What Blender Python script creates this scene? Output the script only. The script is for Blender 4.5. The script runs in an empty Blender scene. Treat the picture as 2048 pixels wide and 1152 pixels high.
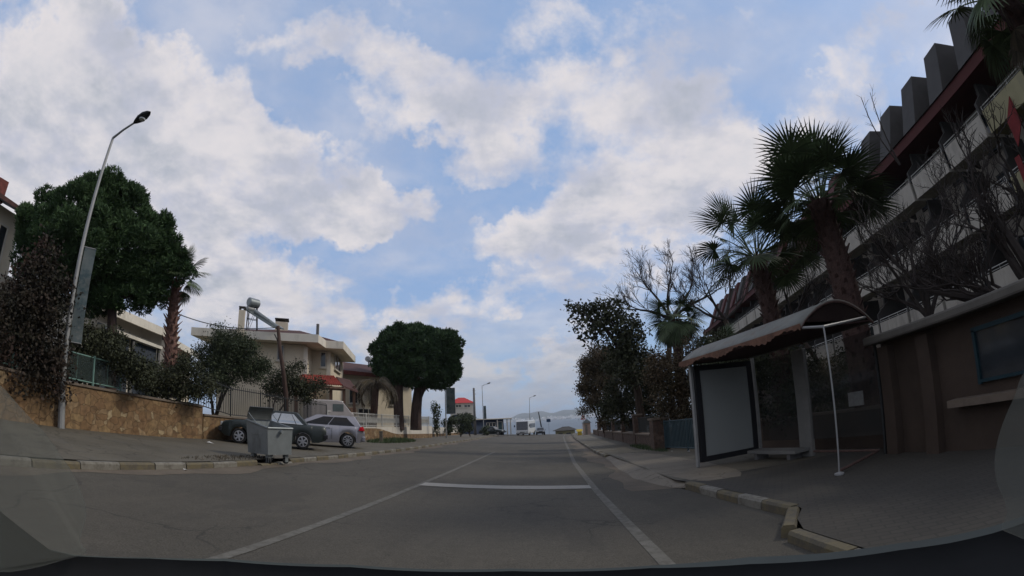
import bpy, math, random
import numpy as np
from mathutils import Vector, Matrix
R = math.radians
USE_HAZE = True
sc = bpy.context.scene
C = sc.collection
# ------------------------------------------------------------------ camera
CAM = Vector((0, 0, 1.35)); PITCH, ROLL, YAW, FOC = R(16.043), R(-2.989), R(2.86), 950.0
cd = bpy.data.cameras.new('camera'); cam = bpy.data.objects.new('camera', cd); C.objects.link(cam)
MC = Matrix.Rotation(YAW, 4, 'Z') @ Matrix.Rotation(R(90) + PITCH, 4, 'X') @ Matrix.Rotation(ROLL, 4, 'Z')
cam.matrix_world = Matrix.Translation(CAM) @ MC
cd.type = 'PANO'; cd.sensor_width = 36; cd.clip_start = .02; cd.clip_end = 30000
K1 = 2048 / 36 / FOC
cc = cd.cycles if hasattr(cd, 'cycles') else cd
cc.panorama_type = 'FISHEYE_LENS_POLYNOMIAL'; cc.fisheye_fov = math.pi
cc.fisheye_polynomial_k0 = 0; cc.fisheye_polynomial_k1 = -K1
cc.fisheye_polynomial_k2 = 0; cc.fisheye_polynomial_k3 = 0; cc.fisheye_polynomial_k4 = 0
sc.camera = cam
sc.view_settings.view_transform = 'Standard'; sc.view_settings.look = 'None'
sc.view_settings.exposure = 0.0; sc.view_settings.gamma = 1

def ray(px, py):                       # direction of a measured bearing
    x, y = px - 1024, 576 - py
    r = math.hypot(x, y) or 1e-9; th = r / FOC; s = math.sin(th) / r
    return (MC.to_3x3() @ Vector((x * s, y * s, -math.cos(th)))).normalized()
def AX(px, py, X): v = ray(px, py); return CAM + v * (X / v.x)
def AY(px, py, Y): v = ray(px, py); return CAM + v * (Y / v.y)
def AR(px, py, r): v = ray(px, py); return CAM + v * (r / math.hypot(v.x, v.y))
def AZ(px, py, z): v = ray(px, py); return CAM + v * ((z - CAM.z) / v.z)

# ------------------------------------------------------------------ node helpers
def mat(name, col, rough=.8, metal=0, var=.25, scale=3.0, col2=None, bump=0, bscale=40, spec=.3, island=0, alpha=1, trans=0, detail=6, stretch=None):
    m = bpy.data.materials.new(name); m.use_nodes = True; nt = m.node_tree; N = nt.nodes; L = nt.links
    b = N['Principled BSDF']; b.inputs['Roughness'].default_value = rough; b.inputs['Metallic'].default_value = metal
    b.inputs['Specular IOR Level'].default_value = spec; b.inputs['Alpha'].default_value = alpha
    if trans: b.inputs['Transmission Weight'].default_value = trans
    tc = N.new('ShaderNodeTexCoord'); src = tc.outputs['Object']
    if stretch:
        mp = N.new('ShaderNodeMapping'); mp.inputs['Scale'].default_value = stretch; L.new(src, mp.inputs[0]); src = mp.outputs[0]
    nz = N.new('ShaderNodeTexNoise'); nz.inputs['Scale'].default_value = scale; nz.inputs['Detail'].default_value = detail; nz.inputs['Roughness'].default_value = .65
    L.new(src, nz.inputs['Vector'])
    mr = N.new('ShaderNodeMapRange'); mr.inputs[1].default_value = .3; mr.inputs[2].default_value = .7
    L.new(nz.outputs[0], mr.inputs[0])
    mx = N.new('ShaderNodeMix'); mx.data_type = 'RGBA'
    c2 = col2 or tuple(c * (1 - var) for c in col)
    c1 = col if col2 else tuple(c * (1 + var * .7) for c in col)
    mx.inputs['A'].default_value = (*c2, 1); mx.inputs['B'].default_value = (*c1, 1)
    L.new(mr.outputs[0], mx.inputs['Factor']); out = mx.outputs['Result']
    if island:
        g = N.new('ShaderNodeNewGeometry'); m2 = N.new('ShaderNodeMapRange'); m2.inputs[3].default_value = 1 - island; m2.inputs[4].default_value = 1 + island
        L.new(g.outputs['Random Per Island'], m2.inputs[0])
        vm = N.new('ShaderNodeVectorMath'); vm.operation = 'SCALE'; L.new(out, vm.inputs[0]); L.new(m2.outputs[0], vm.inputs['Scale']); out = vm.outputs[0]
    L.new(out, b.inputs['Base Color'])
    if bump:
        n2 = N.new('ShaderNodeTexNoise'); n2.inputs['Scale'].default_value = bscale; n2.inputs['Detail'].default_value = 5; L.new(src, n2.inputs['Vector'])
        bp = N.new('ShaderNodeBump'); bp.inputs['Strength'].default_value = bump; bp.inputs['Distance'].default_value = .02
        L.new(n2.outputs[0], bp.inputs['Height']); L.new(bp.outputs[0], b.inputs['Normal'])
    return m
def nodes(m): return m.node_tree.nodes, m.node_tree.links, m.node_tree.nodes['Principled BSDF']

# ------------------------------------------------------------------ world: Nishita blue with a procedural cloud layer
SUN_EL, SUN_AZ = R(40), R(72)          # azimuth clockwise from +Y
w = bpy.data.worlds.new('World'); sc.world = w; w.use_nodes = True
N = w.node_tree.nodes; L = w.node_tree.links; bg = N['Background']; bg.inputs[1].default_value = .1
sky = N.new('ShaderNodeTexSky'); sky.sky_type = 'NISHITA'; sky.sun_disc = False
sky.sun_elevation = SUN_EL; sky.sun_rotation = SUN_AZ; sky.air_density = 1; sky.dust_density = .6; sky.ozone_density = 2
tc = N.new('ShaderNodeTexCoord'); D = tc.outputs['Generated']
def V(op, a, b=None, s=None):
    n = N.new('ShaderNodeVectorMath'); n.operation = op
    for i, q in ((0, a), (1, b)):
        if q is None: continue
        if hasattr(q, 'links'): L.new(q, n.inputs[i])
        else: n.inputs[i].default_value = q
    if s is not None:
        if hasattr(s, 'links'): L.new(s, n.inputs['Scale'])
        else: n.inputs['Scale'].default_value = s
    return n.outputs['Value' if op in ('LENGTH', 'DOT_PRODUCT', 'DISTANCE') else 'Vector']
def Mth(op, a, b=0.0, clamp=False):
    n = N.new('ShaderNodeMath'); n.operation = op; n.use_clamp = clamp
    for i, q in ((0, a), (1, b)):
        if hasattr(q, 'links'): L.new(q, n.inputs[i])
        else: n.inputs[i].default_value = q
    return n.outputs[0]
def MR(x, a, b, c, d, mode='SMOOTHSTEP'):
    n = N.new('ShaderNodeMapRange'); n.interpolation_type = mode; L.new(x, n.inputs[0])
    for i, q in enumerate((a, b, c, d)): n.inputs[i + 1].default_value = q
    return n.outputs[0]
def NZ(vec, scale, det=6, rough=.6, col=False):
    n = N.new('ShaderNodeTexNoise'); n.inputs['Scale'].default_value = scale; n.inputs['Detail'].default_value = det; n.inputs['Roughness'].default_value = rough
    L.new(vec, n.inputs['Vector']); return n.outputs[1 if col else 0]
def MIX(f, a, b):
    n = N.new('ShaderNodeMix'); n.data_type = 'RGBA'; n.clamp_factor = True
    for k, q in (('Factor', f), ('A', a), ('B', b)):
        if hasattr(q, 'links'): L.new(q, n.inputs[k])
        else: n.inputs[k].default_value = q if k == 'Factor' else (*q, 1)
    return n.outputs['Result']
sp = N.new('ShaderNodeSeparateXYZ'); L.new(D, sp.inputs[0])
az = Mth('ARCTAN2', sp.outputs[0], sp.outputs[1]); el = Mth('ARCSINE', sp.outputs[2])
cmb = N.new('ShaderNodeCombineXYZ'); L.new(az, cmb.inputs[0]); L.new(el, cmb.inputs[1])
# coordinates on a flat cloud layer (so that clouds foreshorten towards the horizon)
zz = Mth('ADD', Mth('MAXIMUM', sp.outputs[2], 0.0), .22)
pl = N.new('ShaderNodeCombineXYZ'); L.new(Mth('DIVIDE', sp.outputs[0], zz), pl.inputs[0]); L.new(Mth('DIVIDE', sp.outputs[1], zz), pl.inputs[1])
warp = V('SCALE', V('SUBTRACT', NZ(D, 3.2, 6, .62, True), (.5, .5, .5)), s=.42)
warp2 = V('SCALE', V('SUBTRACT', NZ(D, 11, 5, .65, True), (.5, .5, .5)), s=.13)
P = V('ADD', V('ADD', cmb.outputs[0], warp), warp2)
# cloud masses: bearing of centre, half width, half height (pixels of the survey picture), weight
blobs = [(230,180,330,210,1),(60,330,260,260,.9),(480,330,330,190,1),(300,520,330,150,.75),(640,90,240,90,.8),(560,430,230,120,.8),
 (790,410,130,75,.9),(900,190,190,110,.95),(860,280,150,90,.6),(1010,270,90,80,.7),(1230,190,250,115,1),(1390,240,120,130,.7),
 (1290,400,230,150,1.05),(1050,480,190,80,.8),(1480,330,120,110,.7),(1000,350,120,50,.35),(1640,200,120,60,.5),(1500,160,60,40,.5),(1700,290,200,120,.55),(1230,500,260,70,.7),
 (1050,590,200,45,.45),(640,640,300,50,.55),(860,650,200,50,.45),(480,600,200,60,.5),(1000,740,260,36,.9),(1180,710,120,50,.8),(1100,790,400,40,.75),(700,700,300,60,.55),(560,560,220,60,.55),(900,590,160,40,.45),(420,690,260,60,.5),(1150,650,160,40,.45),(980,690,200,36,.5),(1330,560,200,50,.4),
 (180,70,200,70,.5),(1150,40,260,60,.45),(1750,80,250,90,.45),(1450,40,200,60,.3),
 (40,60,120,90,-.8),(330,30,60,35,-.5),(640,200,80,90,-.8),(830,330,90,60,-.8),(980,395,130,45,-.7),(660,500,150,60,-.9),(820,560,160,60,-.6),(930,60,110,60,-.5),(900,470,60,40,-.7),(560,200,60,50,-.4),(1060,660,200,40,-.6),(1580,120,120,50,-.3)]
acc = None
for (px, py, hx, hy, wt) in blobs:
    v = ray(px, py); a0 = math.atan2(v.x, v.y); e0 = math.asin(v.z)
    va, vb = ray(px + hx * .6, py), ray(px, py - hy * .6)
    sa = max(.05, abs(math.atan2(va.x, va.y) - a0) / .6); se = max(.03, abs(math.asin(vb.z) - e0) / .6)
    d = V('LENGTH', V('MULTIPLY', V('SUBTRACT', P, (a0, e0, 0)), (1 / sa, 1 / se, 0)))
    g = MR(d, 1.25, .15, 0, wt)
    acc = g if acc is None else Mth('ADD', acc, g)
gen = MR(Mth('ABSOLUTE', az), 1.0, 1.5, 0, .6)                # the rest of the sky is clouded at random
det = NZ(pl.outputs[0], 4.2, 8, .6); det2 = NZ(D, 14, 7, .66)
dens = Mth('ADD', Mth('ADD', Mth('MINIMUM', acc, 1.15), gen), Mth('ADD', Mth('MULTIPLY', Mth('SUBTRACT', det, .5), 1.9), Mth('MULTIPLY', Mth('SUBTRACT', det2, .5), 1.25)))
veil = MR(NZ(V('ADD', pl.outputs[0], (4.1, 1.7, 0)), 1.3, 6, .6), .36, .68, 0, .55)
mask = Mth('MAXIMUM', MR(dens, -.12, 1.0, 0, 1), Mth('MULTIPLY', veil, MR(el, .0, .25, .6, 1)))
thick = MR(dens, .7, 1.9, 0, 1)
shade = MR(NZ(V('ADD', pl.outputs[0], (.31, .2, 0)), 3.4, 7, .6), .38, .62, 0, 1)
bright = MIX(shade, (5.5, 5.6, 6.5), (8.1, 7.6, 7.6))
grey = MIX(shade, (4.1, 4.4, 4.9), (6.7, 6.6, 6.9))
ccol = MIX(thick, bright, grey)
ccol = MIX(MR(el, .0, .26, .85, 0), ccol, (3.5, 4.0, 4.9))
cream = MR(NZ(V('MULTIPLY', D, (1, 1, 3.2)), 5.5, 6, .6), .46, .62, 0, 1)
ccol = MIX(Mth('MULTIPLY', cream, Mth('MULTIPLY', MR(el, .03, .10, 0, 1), MR(el, .16, .34, .8, 0))), ccol, (6.3, 6.1, 6.2))      # cloud banks lose light near the horizon
blue = V('SCALE', sky.outputs[0], s=1.0)
blue = MIX(.75, blue, (3.1, 4.7, 7.7))
blue = MIX(MR(el, -.02, .30, .8, 0), blue, (3.4, 4.9, 6.9))
L.new(MIX(Mth('MULTIPLY', mask, .93), blue, ccol), bg.inputs[0])
sd = bpy.data.lights.new('sun', 'SUN'); so = bpy.data.objects.new('sun', sd); C.objects.link(so)
sd.energy = 1.8; sd.angle = R(10); sd.color = (1, .93, .82)
so.rotation_euler = Vector((math.sin(SUN_AZ) * math.cos(SUN_EL), math.cos(SUN_AZ) * math.cos(SUN_EL), math.sin(SUN_EL))).to_track_quat('Z', 'Y').to_euler()

# ------------------------------------------------------------------ mesh builder
class MB:
    def __init__(s): s.v = []; s.f = []
    def add(s, vs, fs):
        o = len(s.v); s.v += [tuple(q) for q in vs]; s.f += [tuple(i + o for i in f) for f in fs]; return s
    def box(s, c, d, rz=0, M=None):
        x, y, z = d[0] / 2, d[1] / 2, d[2] / 2
        m = M or Matrix.Rotation(rz, 3, 'Z'); c = Vector(c)
        vs = [c + m @ Vector(p) for p in ((-x,-y,-z),(x,-y,-z),(x,y,-z),(-x,y,-z),(-x,-y,z),(x,-y,z),(x,y,z),(-x,y,z))]
        return s.add(vs, [(0,3,2,1),(4,5,6,7),(0,1,5,4),(1,2,6,5),(2,3,7,6),(3,0,4,7)])
    def tube(s, pts, rad, n=8, cap=True):
        pts = [Vector(p) for p in pts]
        if not hasattr(rad, '__len__'): rad = [rad] * len(pts)
        vs = []; fs = []; pu = None
        for i, p in enumerate(pts):
            t = (pts[min(i + 1, len(pts) - 1)] - pts[max(i - 1, 0)])
            t = t.normalized() if t.length > 1e-9 else Vector((0, 0, 1))
            u = t.cross(Vector((0, 0, 1)) if abs(t.z) < .9 else Vector((1, 0, 0))) if pu is None else pu - t * pu.dot(t)
            u = u.normalized() if u.length > 1e-6 else t.orthogonal().normalized(); pu = u; q = t.cross(u)
            for k in range(n):
                a = 2 * math.pi * k / n; vs.append(p + (u * math.cos(a) + q * math.sin(a)) * rad[i])
        for i in range(len(pts) - 1):
            for k in range(n):
                a, b = i * n + k, i * n + (k + 1) % n; fs.append((a, b, b + n, a + n))
        if cap: fs.append(tuple(range(n))[::-1]); fs.append(tuple((len(pts) - 1) * n + k for k in range(n)))
        return s.add(vs, fs)
    def prism(s, poly, vec):                       # planar polygon swept by a vector
        n = len(poly); vec = Vector(vec); a = [Vector(p) for p in poly]
        return s.add(a + [p + vec for p in a], [tuple(range(n))[::-1], tuple(range(n, 2 * n))] + [(i, (i + 1) % n, (i + 1) % n + n, i + n) for i in range(n)])
    def lathe(s, prof, c=(0, 0, 0), n=16, axis='Z', cap=True):
        vs = []; fs = []; c = Vector(c)
        for (r, z) in prof:
            for k in range(n):
                a = 2 * math.pi * k / n; p = (r * math.cos(a), r * math.sin(a), z)
                if axis == 'Y': p = (p[0], z, p[1])
                if axis == 'X': p = (z, p[0], p[1])
                vs.append(c + Vector(p))
        for i in range(len(prof) - 1):
            for k in range(n):
                a, b = i * n + k, i * n + (k + 1) % n; fs.append((a, b, b + n, a + n))
        if cap: fs.append(tuple(range(n))[::-1]); fs.append(tuple((len(prof) - 1) * n + k for k in range(n)))
        return s.add(vs, fs)
    def grid(s, rows):                             # rows of equal length
        m = len(rows[0]); vs = [p for r in rows for p in r]
        return s.add(vs, [(i * m + j, i * m + j + 1, (i + 1) * m + j + 1, (i + 1) * m + j) for i in range(len(rows) - 1) for j in range(m - 1)])
    def build(s, name, m, parent=None, base=None, smooth=False, bevel=0, **kw):
        if base is None and parent is not None and parent.get('wbase') is not None: base = parent['wbase']
        b = Vector(base) if base is not None else Vector((0, 0, 0))
        me = bpy.data.meshes.new(name); me.from_pydata([tuple(Vector(q) - b) for q in s.v], [], s.f); me.update()
        me.materials.append(m)
        if smooth:
            me.polygons.foreach_set('use_smooth', [True] * len(me.polygons))
        o = bpy.data.objects.new(name, me); C.objects.link(o)
        if parent: o.parent = parent
        elif base is not None: o.location = b
        if smooth == 'auto':
            md = o.modifiers.new('e', 'EDGE_SPLIT'); md.split_angle = R(38)
        if bevel:
            md = o.modifiers.new('b', 'BEVEL'); md.width = bevel; md.segments = 2; md.limit_method = 'ANGLE'
        return o
def tag(o, label=None, cat=None, group=None, kind=None):
    if label: o['label'] = label
    if cat: o['category'] = cat
    if group: o['group'] = group
    if kind: o['kind'] = kind
    return o
def thing(name, label, cat, loc=(0, 0, 0), rz=0, group=None, world=True):
    o = bpy.data.objects.new(name, None); C.objects.link(o); o.location = loc; o.rotation_euler = (0, 0, rz)
    o.empty_display_size = .2
    if world: o['wbase'] = tuple(loc)              # its parts are given in world coordinates
    return tag(o, label, cat, group)
def struct(name, mb, m, **k): return tag(mb.build(name, m, **k), kind='structure')
def np_mesh(name, vs, quads, m, parent=None, base=None, label=None):
    if base is None and parent is not None and parent.get('wbase') is not None: base = parent['wbase']
    vs = np.asarray(vs, np.float32)
    if base is not None: vs = vs - np.array(tuple(base), np.float32)
    me = bpy.data.meshes.new(name); nq = len(quads); k = quads.shape[1]
    me.vertices.add(len(vs)); me.vertices.foreach_set('co', vs.ravel())
    me.loops.add(nq * k); me.loops.foreach_set('vertex_index', quads.ravel().astype(np.int32))
    me.polygons.add(nq); me.polygons.foreach_set('loop_start', np.arange(0, nq * k, k, dtype=np.int32))
    me.update(calc_edges=True); me.validate(); me.materials.append(m)
    o = bpy.data.objects.new(name, me); C.objects.link(o)
    if parent: o.parent = parent
    elif base is not None: o.location = tuple(base)
    return o
rng = np.random.default_rng(7); random.seed(5)

# ------------------------------------------------------------------ lie of the land
SL, CS = .0178, .055
_RY = [-30, 4.6, 5.6, 9.3, 9.7, 25, 55, 90, 140]; _RX = [2.45, 2.45, 3.15, 2.8, 2.6, 2.6, 3.5, 5.2, 9]
_LY = [-30, 8, 25, 38, 88, 140]; _LX = [-7.2, -7.17, -7.15, -7.45, -8.05, -9.5]
def eR(y): return float(np.interp(y, _RY, _RX))
def eL(y): return float(np.interp(y, _LY, _LX))
def base_z(x, y):
    z = -SL * min(y, 100) - (.05 * (y - 100) if y > 100 else 0)
    x = max(-16, x)
    r = eR(y)
    return z - CS * x if x < r else z - CS * r - .02 * (min(x, 40) - r)
def gz(x, y):
    r, l = eR(y), eL(y); z = base_z(x, y)
    return z + (.13 if x > r or x < l else 0)
def G(px, py):
    v = ray(px, py); t = .5; pt = t
    while t < 600:
        p = CAM + v * t
        if p.z < gz(p.x, p.y):
            for _ in range(40):
                m = (pt + t) / 2; p = CAM + v * m
                if p.z < gz(p.x, p.y): t = m
                else: pt = m
            return CAM + v * t
        pt = t; t *= 1.01
    return None
def ribbon(xs0, xs1, y0, y1, dy, dz, nx=6):        # sheet between two edge functions of y
    rows = []; y = y0
    while y <= y1 + 1e-6:
        a, b = xs0(y), xs1(y)
        rows.append([(a + (b - a) * i / nx, y, base_z(a + (b - a) * i / nx, y) + dz) for i in range(nx + 1)])
        y += dy
    return rows

# ------------------------------------------------------------------ ground materials
m_asph = mat('asphalt', (.072, .064, .050), rough=.82, var=.16, scale=.35, bump=.5, bscale=90, spec=.25)
n_, l_, b_ = nodes(m_asph)
def speckle(m, scale, amt, thr=.55):
    n, l, b = nodes(m); src = b.inputs['Base Color'].links[0].from_socket
    tcx = n.new('ShaderNodeTexCoord'); t = n.new('ShaderNodeTexNoise'); t.inputs['Scale'].default_value = scale; t.inputs['Detail'].default_value = 3; l.new(tcx.outputs['Object'], t.inputs['Vector'])
    r = n.new('ShaderNodeMapRange'); r.inputs[1].default_value = .3; r.inputs[2].default_value = .7; r.inputs[3].default_value = 1 - amt; r.inputs[4].default_value = 1 + amt
    l.new(t.outputs[0], r.inputs[0]); v = n.new('ShaderNodeVectorMath'); v.operation = 'SCALE'; l.new(src, v.inputs[0]); l.new(r.outputs[0], v.inputs['Scale']); l.new(v.outputs[0], b.inputs['Base Color'])
speckle(m_asph, 55, .34); speckle(m_asph, 9, .08)
def patch(m, c2, scale, lo, hi, stretch=(1, 1, 1), amt=1.0):
    n, l, b = nodes(m); src = b.inputs['Base Color'].links[0].from_socket
    tcx = n.new('ShaderNodeTexCoord'); mp = n.new('ShaderNodeMapping'); mp.inputs['Scale'].default_value = stretch; l.new(tcx.outputs['Object'], mp.inputs[0])
    t = n.new('ShaderNodeTexNoise'); t.inputs['Scale'].default_value = scale; t.inputs['Detail'].default_value = 7; t.inputs['Roughness'].default_value = .7; l.new(mp.outputs[0], t.inputs['Vector'])
    r = n.new('ShaderNodeMapRange'); r.inputs[1].default_value = lo; r.inputs[2].default_value = hi; r.inputs[4].default_value = amt; l.new(t.outputs[0], r.inputs[0])
    x = n.new('ShaderNodeMix'); x.data_type = 'RGBA'; l.new(r.outputs[0], x.inputs['Factor']); l.new(src, x.inputs['A']); x.inputs['B'].default_value = (*c2, 1); l.new(x.outputs['Result'], b.inputs['Base Color'])
patch(m_asph, (.088, .077, .060), 1.0, .5, .75, (1.2, .12, 1), .8)
patch(m_asph, (.042, .038, .032), 1.3, .6, .72, (1, .25, 1), .5)
m_pave = mat('pavement_dust', (.105, .092, .068), var=.25, scale=.8, bump=.5, bscale=30); speckle(m_pave, 45, .25); patch(m_pave, (.08, .075, .065), 1.6, .52, .68, amt=.7)
m_dust = mat('sand_edge', (.115, .092, .066), var=.3, scale=1.2, bump=.4); speckle(m_dust, 50, .2)
m_conc = mat('pale_concrete', (.165, .14, .105), var=.2, scale=1.5, bump=.3, bscale=25); speckle(m_conc, 40, .15); patch(m_conc, (.13, .115, .095), 1.5, .55, .7, amt=.8)
m_paint = mat('worn_road_paint', (.125, .118, .10), var=.2, scale=3); patch(m_paint, (.076, .068, .055), 7, .44, .62, amt=.95)
m_paintw = mat('white_road_paint', (.27, .255, .225), var=.12, scale=3); patch(m_paintw, (.16, .155, .15), 6, .52, .7, amt=.8)
m_earth = mat('garden_earth', (.09, .075, .05), var=.4, scale=.7, bump=.6, bscale=12, col2=(.045, .05, .025))
# block paving
m_block = mat('block_paving', (.12, .11, .10), var=.2, scale=1.1, bump=0)
n_, l_, b_ = nodes(m_block)
tx = n_.new('ShaderNodeTexCoord'); bk = n_.new('ShaderNodeTexBrick'); bk.inputs['Scale'].default_value = 1; bk.inputs['Brick Width'].default_value = .24; bk.inputs['Row Height'].default_value = .12
bk.inputs['Mortar Size'].default_value = .012; bk.inputs['Color1'].default_value = (.062, .055, .044, 1); bk.inputs['Color2'].default_value = (.052, .046, .037, 1); bk.inputs['Mortar'].default_value = (.04, .036, .03, 1)
mp = n_.new('ShaderNodeMapping'); mp.inputs['Rotation'].default_value = (0, 0, .5); l_.new(tx.outputs['Object'], mp.inputs[0]); l_.new(mp.outputs[0], bk.inputs[0]); l_.new(bk.outputs[0], b_.inputs['Base Color'])
patch(m_block, (.045, .04, .032), 1.2, .5, .7, amt=.7)

def cracks(m, scale, width, col, amt, thr=.5):
    n, l, b = nodes(m); src = b.inputs['Base Color'].links[0].from_socket; tcx = n.new('ShaderNodeTexCoord')
    w1 = n.new('ShaderNodeTexNoise'); w1.inputs['Scale'].default_value = scale * 1.7; w1.inputs['Detail'].default_value = 5; l.new(tcx.outputs['Object'], w1.inputs['Vector'])
    ad = n.new('ShaderNodeVectorMath'); ad.operation = 'MULTIPLY_ADD'; l.new(w1.outputs[1], ad.inputs[0]); ad.inputs[1].default_value = (.9 / scale,) * 3; l.new(tcx.outputs['Object'], ad.inputs[2])
    v = n.new('ShaderNodeTexVoronoi'); v.feature = 'DISTANCE_TO_EDGE'; v.inputs['Scale'].default_value = scale; l.new(ad.outputs[0], v.inputs['Vector'])
    r = n.new('ShaderNodeMapRange'); r.inputs[1].default_value = 0; r.inputs[2].default_value = width; r.inputs[3].default_value = 1; r.inputs[4].default_value = 0; l.new(v.outputs['Distance'], r.inputs[0])
    w2 = n.new('ShaderNodeTexNoise'); w2.inputs['Scale'].default_value = .22; l.new(tcx.outputs['Object'], w2.inputs['Vector'])
    r2 = n.new('ShaderNodeMapRange'); r2.inputs[1].default_value = thr; r2.inputs[2].default_value = thr + .06; r2.inputs[4].default_value = amt; l.new(w2.outputs[0], r2.inputs[0])
    mu = n.new('ShaderNodeMath'); mu.operation = 'MULTIPLY'; l.new(r.outputs[0], mu.inputs[0]); l.new(r2.outputs[0], mu.inputs[1])
    x = n.new('ShaderNodeMix'); x.data_type = 'RGBA'; l.new(mu.outputs[0], x.inputs['Factor']); l.new(src, x.inputs['A']); x.inputs['B'].default_value = (*col, 1); l.new(x.outputs['Result'], b.inputs['Base Color'])
cracks(m_asph, .55, .02, (.025, .023, .02), .75, .5); cracks(m_pave, .8, .03, (.035, .03, .022), .7, .48); cracks(m_conc, .9, .025, (.05, .04, .03), .8, .4)
patch(m_asph, (.05, .045, .037), .5, .54, .57, (1, .5, 1), .45)
# terrain, road, pavements
rows = []
ys = [-40, -20, -10, 0, 5, 10, 20, 30, 40, 60, 80, 95, 100, 110, 130, 160, 200, 245, 300, 400]
xs = [-400, -200, -100, -60, -40, -30, -20, -16, -12, -8, -7, -5, -2.5, 0, 2, 4, 7, 12, 20, 30, 40, 80, 150, 400]
for y in ys: rows.append([(x, y, base_z(x, y) - (.12 if y < 98 else .03) - (2.5 if y > 98 and x < -25 else 0)) for x in xs])
struct('ground', MB().grid(rows), m_earth)
struct('road', MB().grid(ribbon(lambda y: eL(y) - .04, lambda y: eR(y) + .02, -12, 130, 2, 0, 14)), m_asph)
struct('pavement_left', MB().grid(ribbon(lambda y: -12.35 if y < 34 else -11.9 - .06 * (y - 34), lambda y: eL(y) - .14, -12, 110, 1.5, .13, 10)), m_pave)
struct('pavement_right', MB().grid(ribbon(lambda y: eR(y) + .12, lambda y: 9.5, 9.9, 110, 1.0, .13, 10)), m_pave)
struct('pavement_front', MB().grid(ribbon(lambda y: eR(y) + .12, lambda y: 9.5, -8.1, 9.9, .5, .13, 10)), m_block)
struct('concrete_ramp', MB().grid([[(x0 + (x1 - x0) * k / 4 , y, base_z(x0 + (x1 - x0) * k / 4 + .1, y) + (.136 if k else .012)) for k in range(5)] for (y, x0, x1) in ((9.2, 3.0, 3.9), (9.6, 2.6, 4.1), (10.4, 2.4, 4.3), (12, 2.15, 4.4), (13.2, 2.25, 4.5), (14.3, 2.2, 4.5), (16, 2.3, 4.4), (18, 2.45, 4.4), (20.3, 2.5, 3.9))]), m_conc)
struct('gutter_left', MB().grid(ribbon(lambda y: eL(y) + .0, lambda y: eL(y) + .55 + .22 * math.sin(y * .9) + .12 * math.sin(y * 2.3), 3, 80, .5, .004, 3)), m_dust)
struct('gutter_right', MB().grid(ribbon(lambda y: eR(y) - .75 - .2 * math.sin(y * .7) - .12 * math.sin(y * 2.1), lambda y: eR(y) + .02, 9.6, 80, .5, .004, 3)), m_dust)
def line_strip(pts, wd, dz=.005):
    rws = []
    for i, (x, y) in enumerate(pts): rws.append([(x - wd / 2, y, base_z(x - wd / 2, y) + dz), (x + wd / 2, y, base_z(x + wd / 2, y) + dz)])
    return rws
lx = lambda y: float(np.interp(y, [0, 12, 30, 60, 90], [-2.82, -2.80, -2.72, -2.2, -1.2]))
rx = lambda y: float(np.interp(y, [0, 10, 18, 27, 45, 68, 90], [1.12, 1.02, 1.08, 1.38, 1.95, 2.75, 3.9]))
struct('lane_line', MB().grid(line_strip([(lx(y), y) for y in np.arange(0, 27, .75)], .13)), m_paint)
struct('edge_line', MB().grid(line_strip([(rx(y), y) for y in np.arange(0, 90, .75)], .15)), m_paint)
struct('stop_line', MB().grid([[(x, yy, base_z(x, yy) + .009) for x in np.linspace(-2.78, .96, 9)] for yy in (10.32, 10.62, 10.92)]), m_paintw)
# kerbs: rows of worn blocks
m_kerb = mat('kerb_blocks', (.26, .245, .21), var=.3, scale=4, bump=.4)
n_, l_, b_ = nodes(m_kerb)
def kerb(name, path, seg=.98, wid=.17, h=.13, yel=.4, seed=1):
    rr = random.Random(seed); mbs = [MB(), MB()]; pts = [Vector(p) for p in path]; k = 0
    for a, b in zip(pts, pts[1:]):
        Ln = (b - a).length; nn = max(1, round(Ln / seg)); d = (b - a).normalized(); ang = math.atan2(d.y, d.x)
        for i in range(nn):
            c = a + d * (Ln * (i + .5) / nn); e = Ln / nn * .975; k += 1
            z0 = base_z(c.x, c.y); top = h + rr.uniform(-.015, .012)
            s = Vector((d.x, d.y, 0)) * e / 2; q = Vector((-d.y, d.x, 0)) * wid / 2; off = rr.uniform(-.012, .012) * q.normalized()
            A = Vector((c.x, c.y, 0)) + off
            vs = []
            for sgn in (-1, 1):
                zz_ = base_z((A + s * sgn).x, (A + s * sgn).y)
                for (qq, z) in ((-1, -.1), (-1, top - .035), (-.7, top), (.7, top), (1, top - .035), (1, -.1)):
                    p = A + s * sgn + q * qq; vs.append((p.x, p.y, zz_ + z))
            mbs[k % 2].add(vs, [(0, 1, 2, 3, 4, 5)[::-1], (6, 7, 8, 9, 10, 11)] + [(j, (j + 1) % 6, (j + 1) % 6 + 6, j + 6) for j in range(6)])
    o = mbs[0]; nf = len(o.f); o.add(mbs[1].v, mbs[1].f)
    ob = o.build(name, m_kerbw); ob.data.materials.append(m_kerby)
    ob.data.polygons.foreach_set('material_index', [0] * nf + [1] * (len(o.f) - nf)); return tag(ob, kind='structure')
m_kerbw = mat('kerb_white', (.22, .205, .17), var=.2, scale=5, bump=.4); patch(m_kerbw, (.09, .08, .063), 5, .42, .62, amt=.9)
m_kerby = mat('kerb_yellow', (.165, .135, .075), var=.25, scale=5, bump=.4); patch(m_kerby, (.085, .075, .058), 5, .38, .58, amt=.9)
kerb('kerb_left', [(eL(y) - .06, y) for y in (-6, 0, 5, 10.6)] , .95, seed=2)
kerb('kerb_lowered', [(eL(10.65) - .03, 10.65), (eL(12.25) - .03, 12.25)], .8, seed=12, h=.045, wid=.3)
kerb('kerb_left_far', [(eL(y) - .06, y) for y in (12.3, 20, 25, 38, 60, 88)], .9, seed=3)
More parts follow.
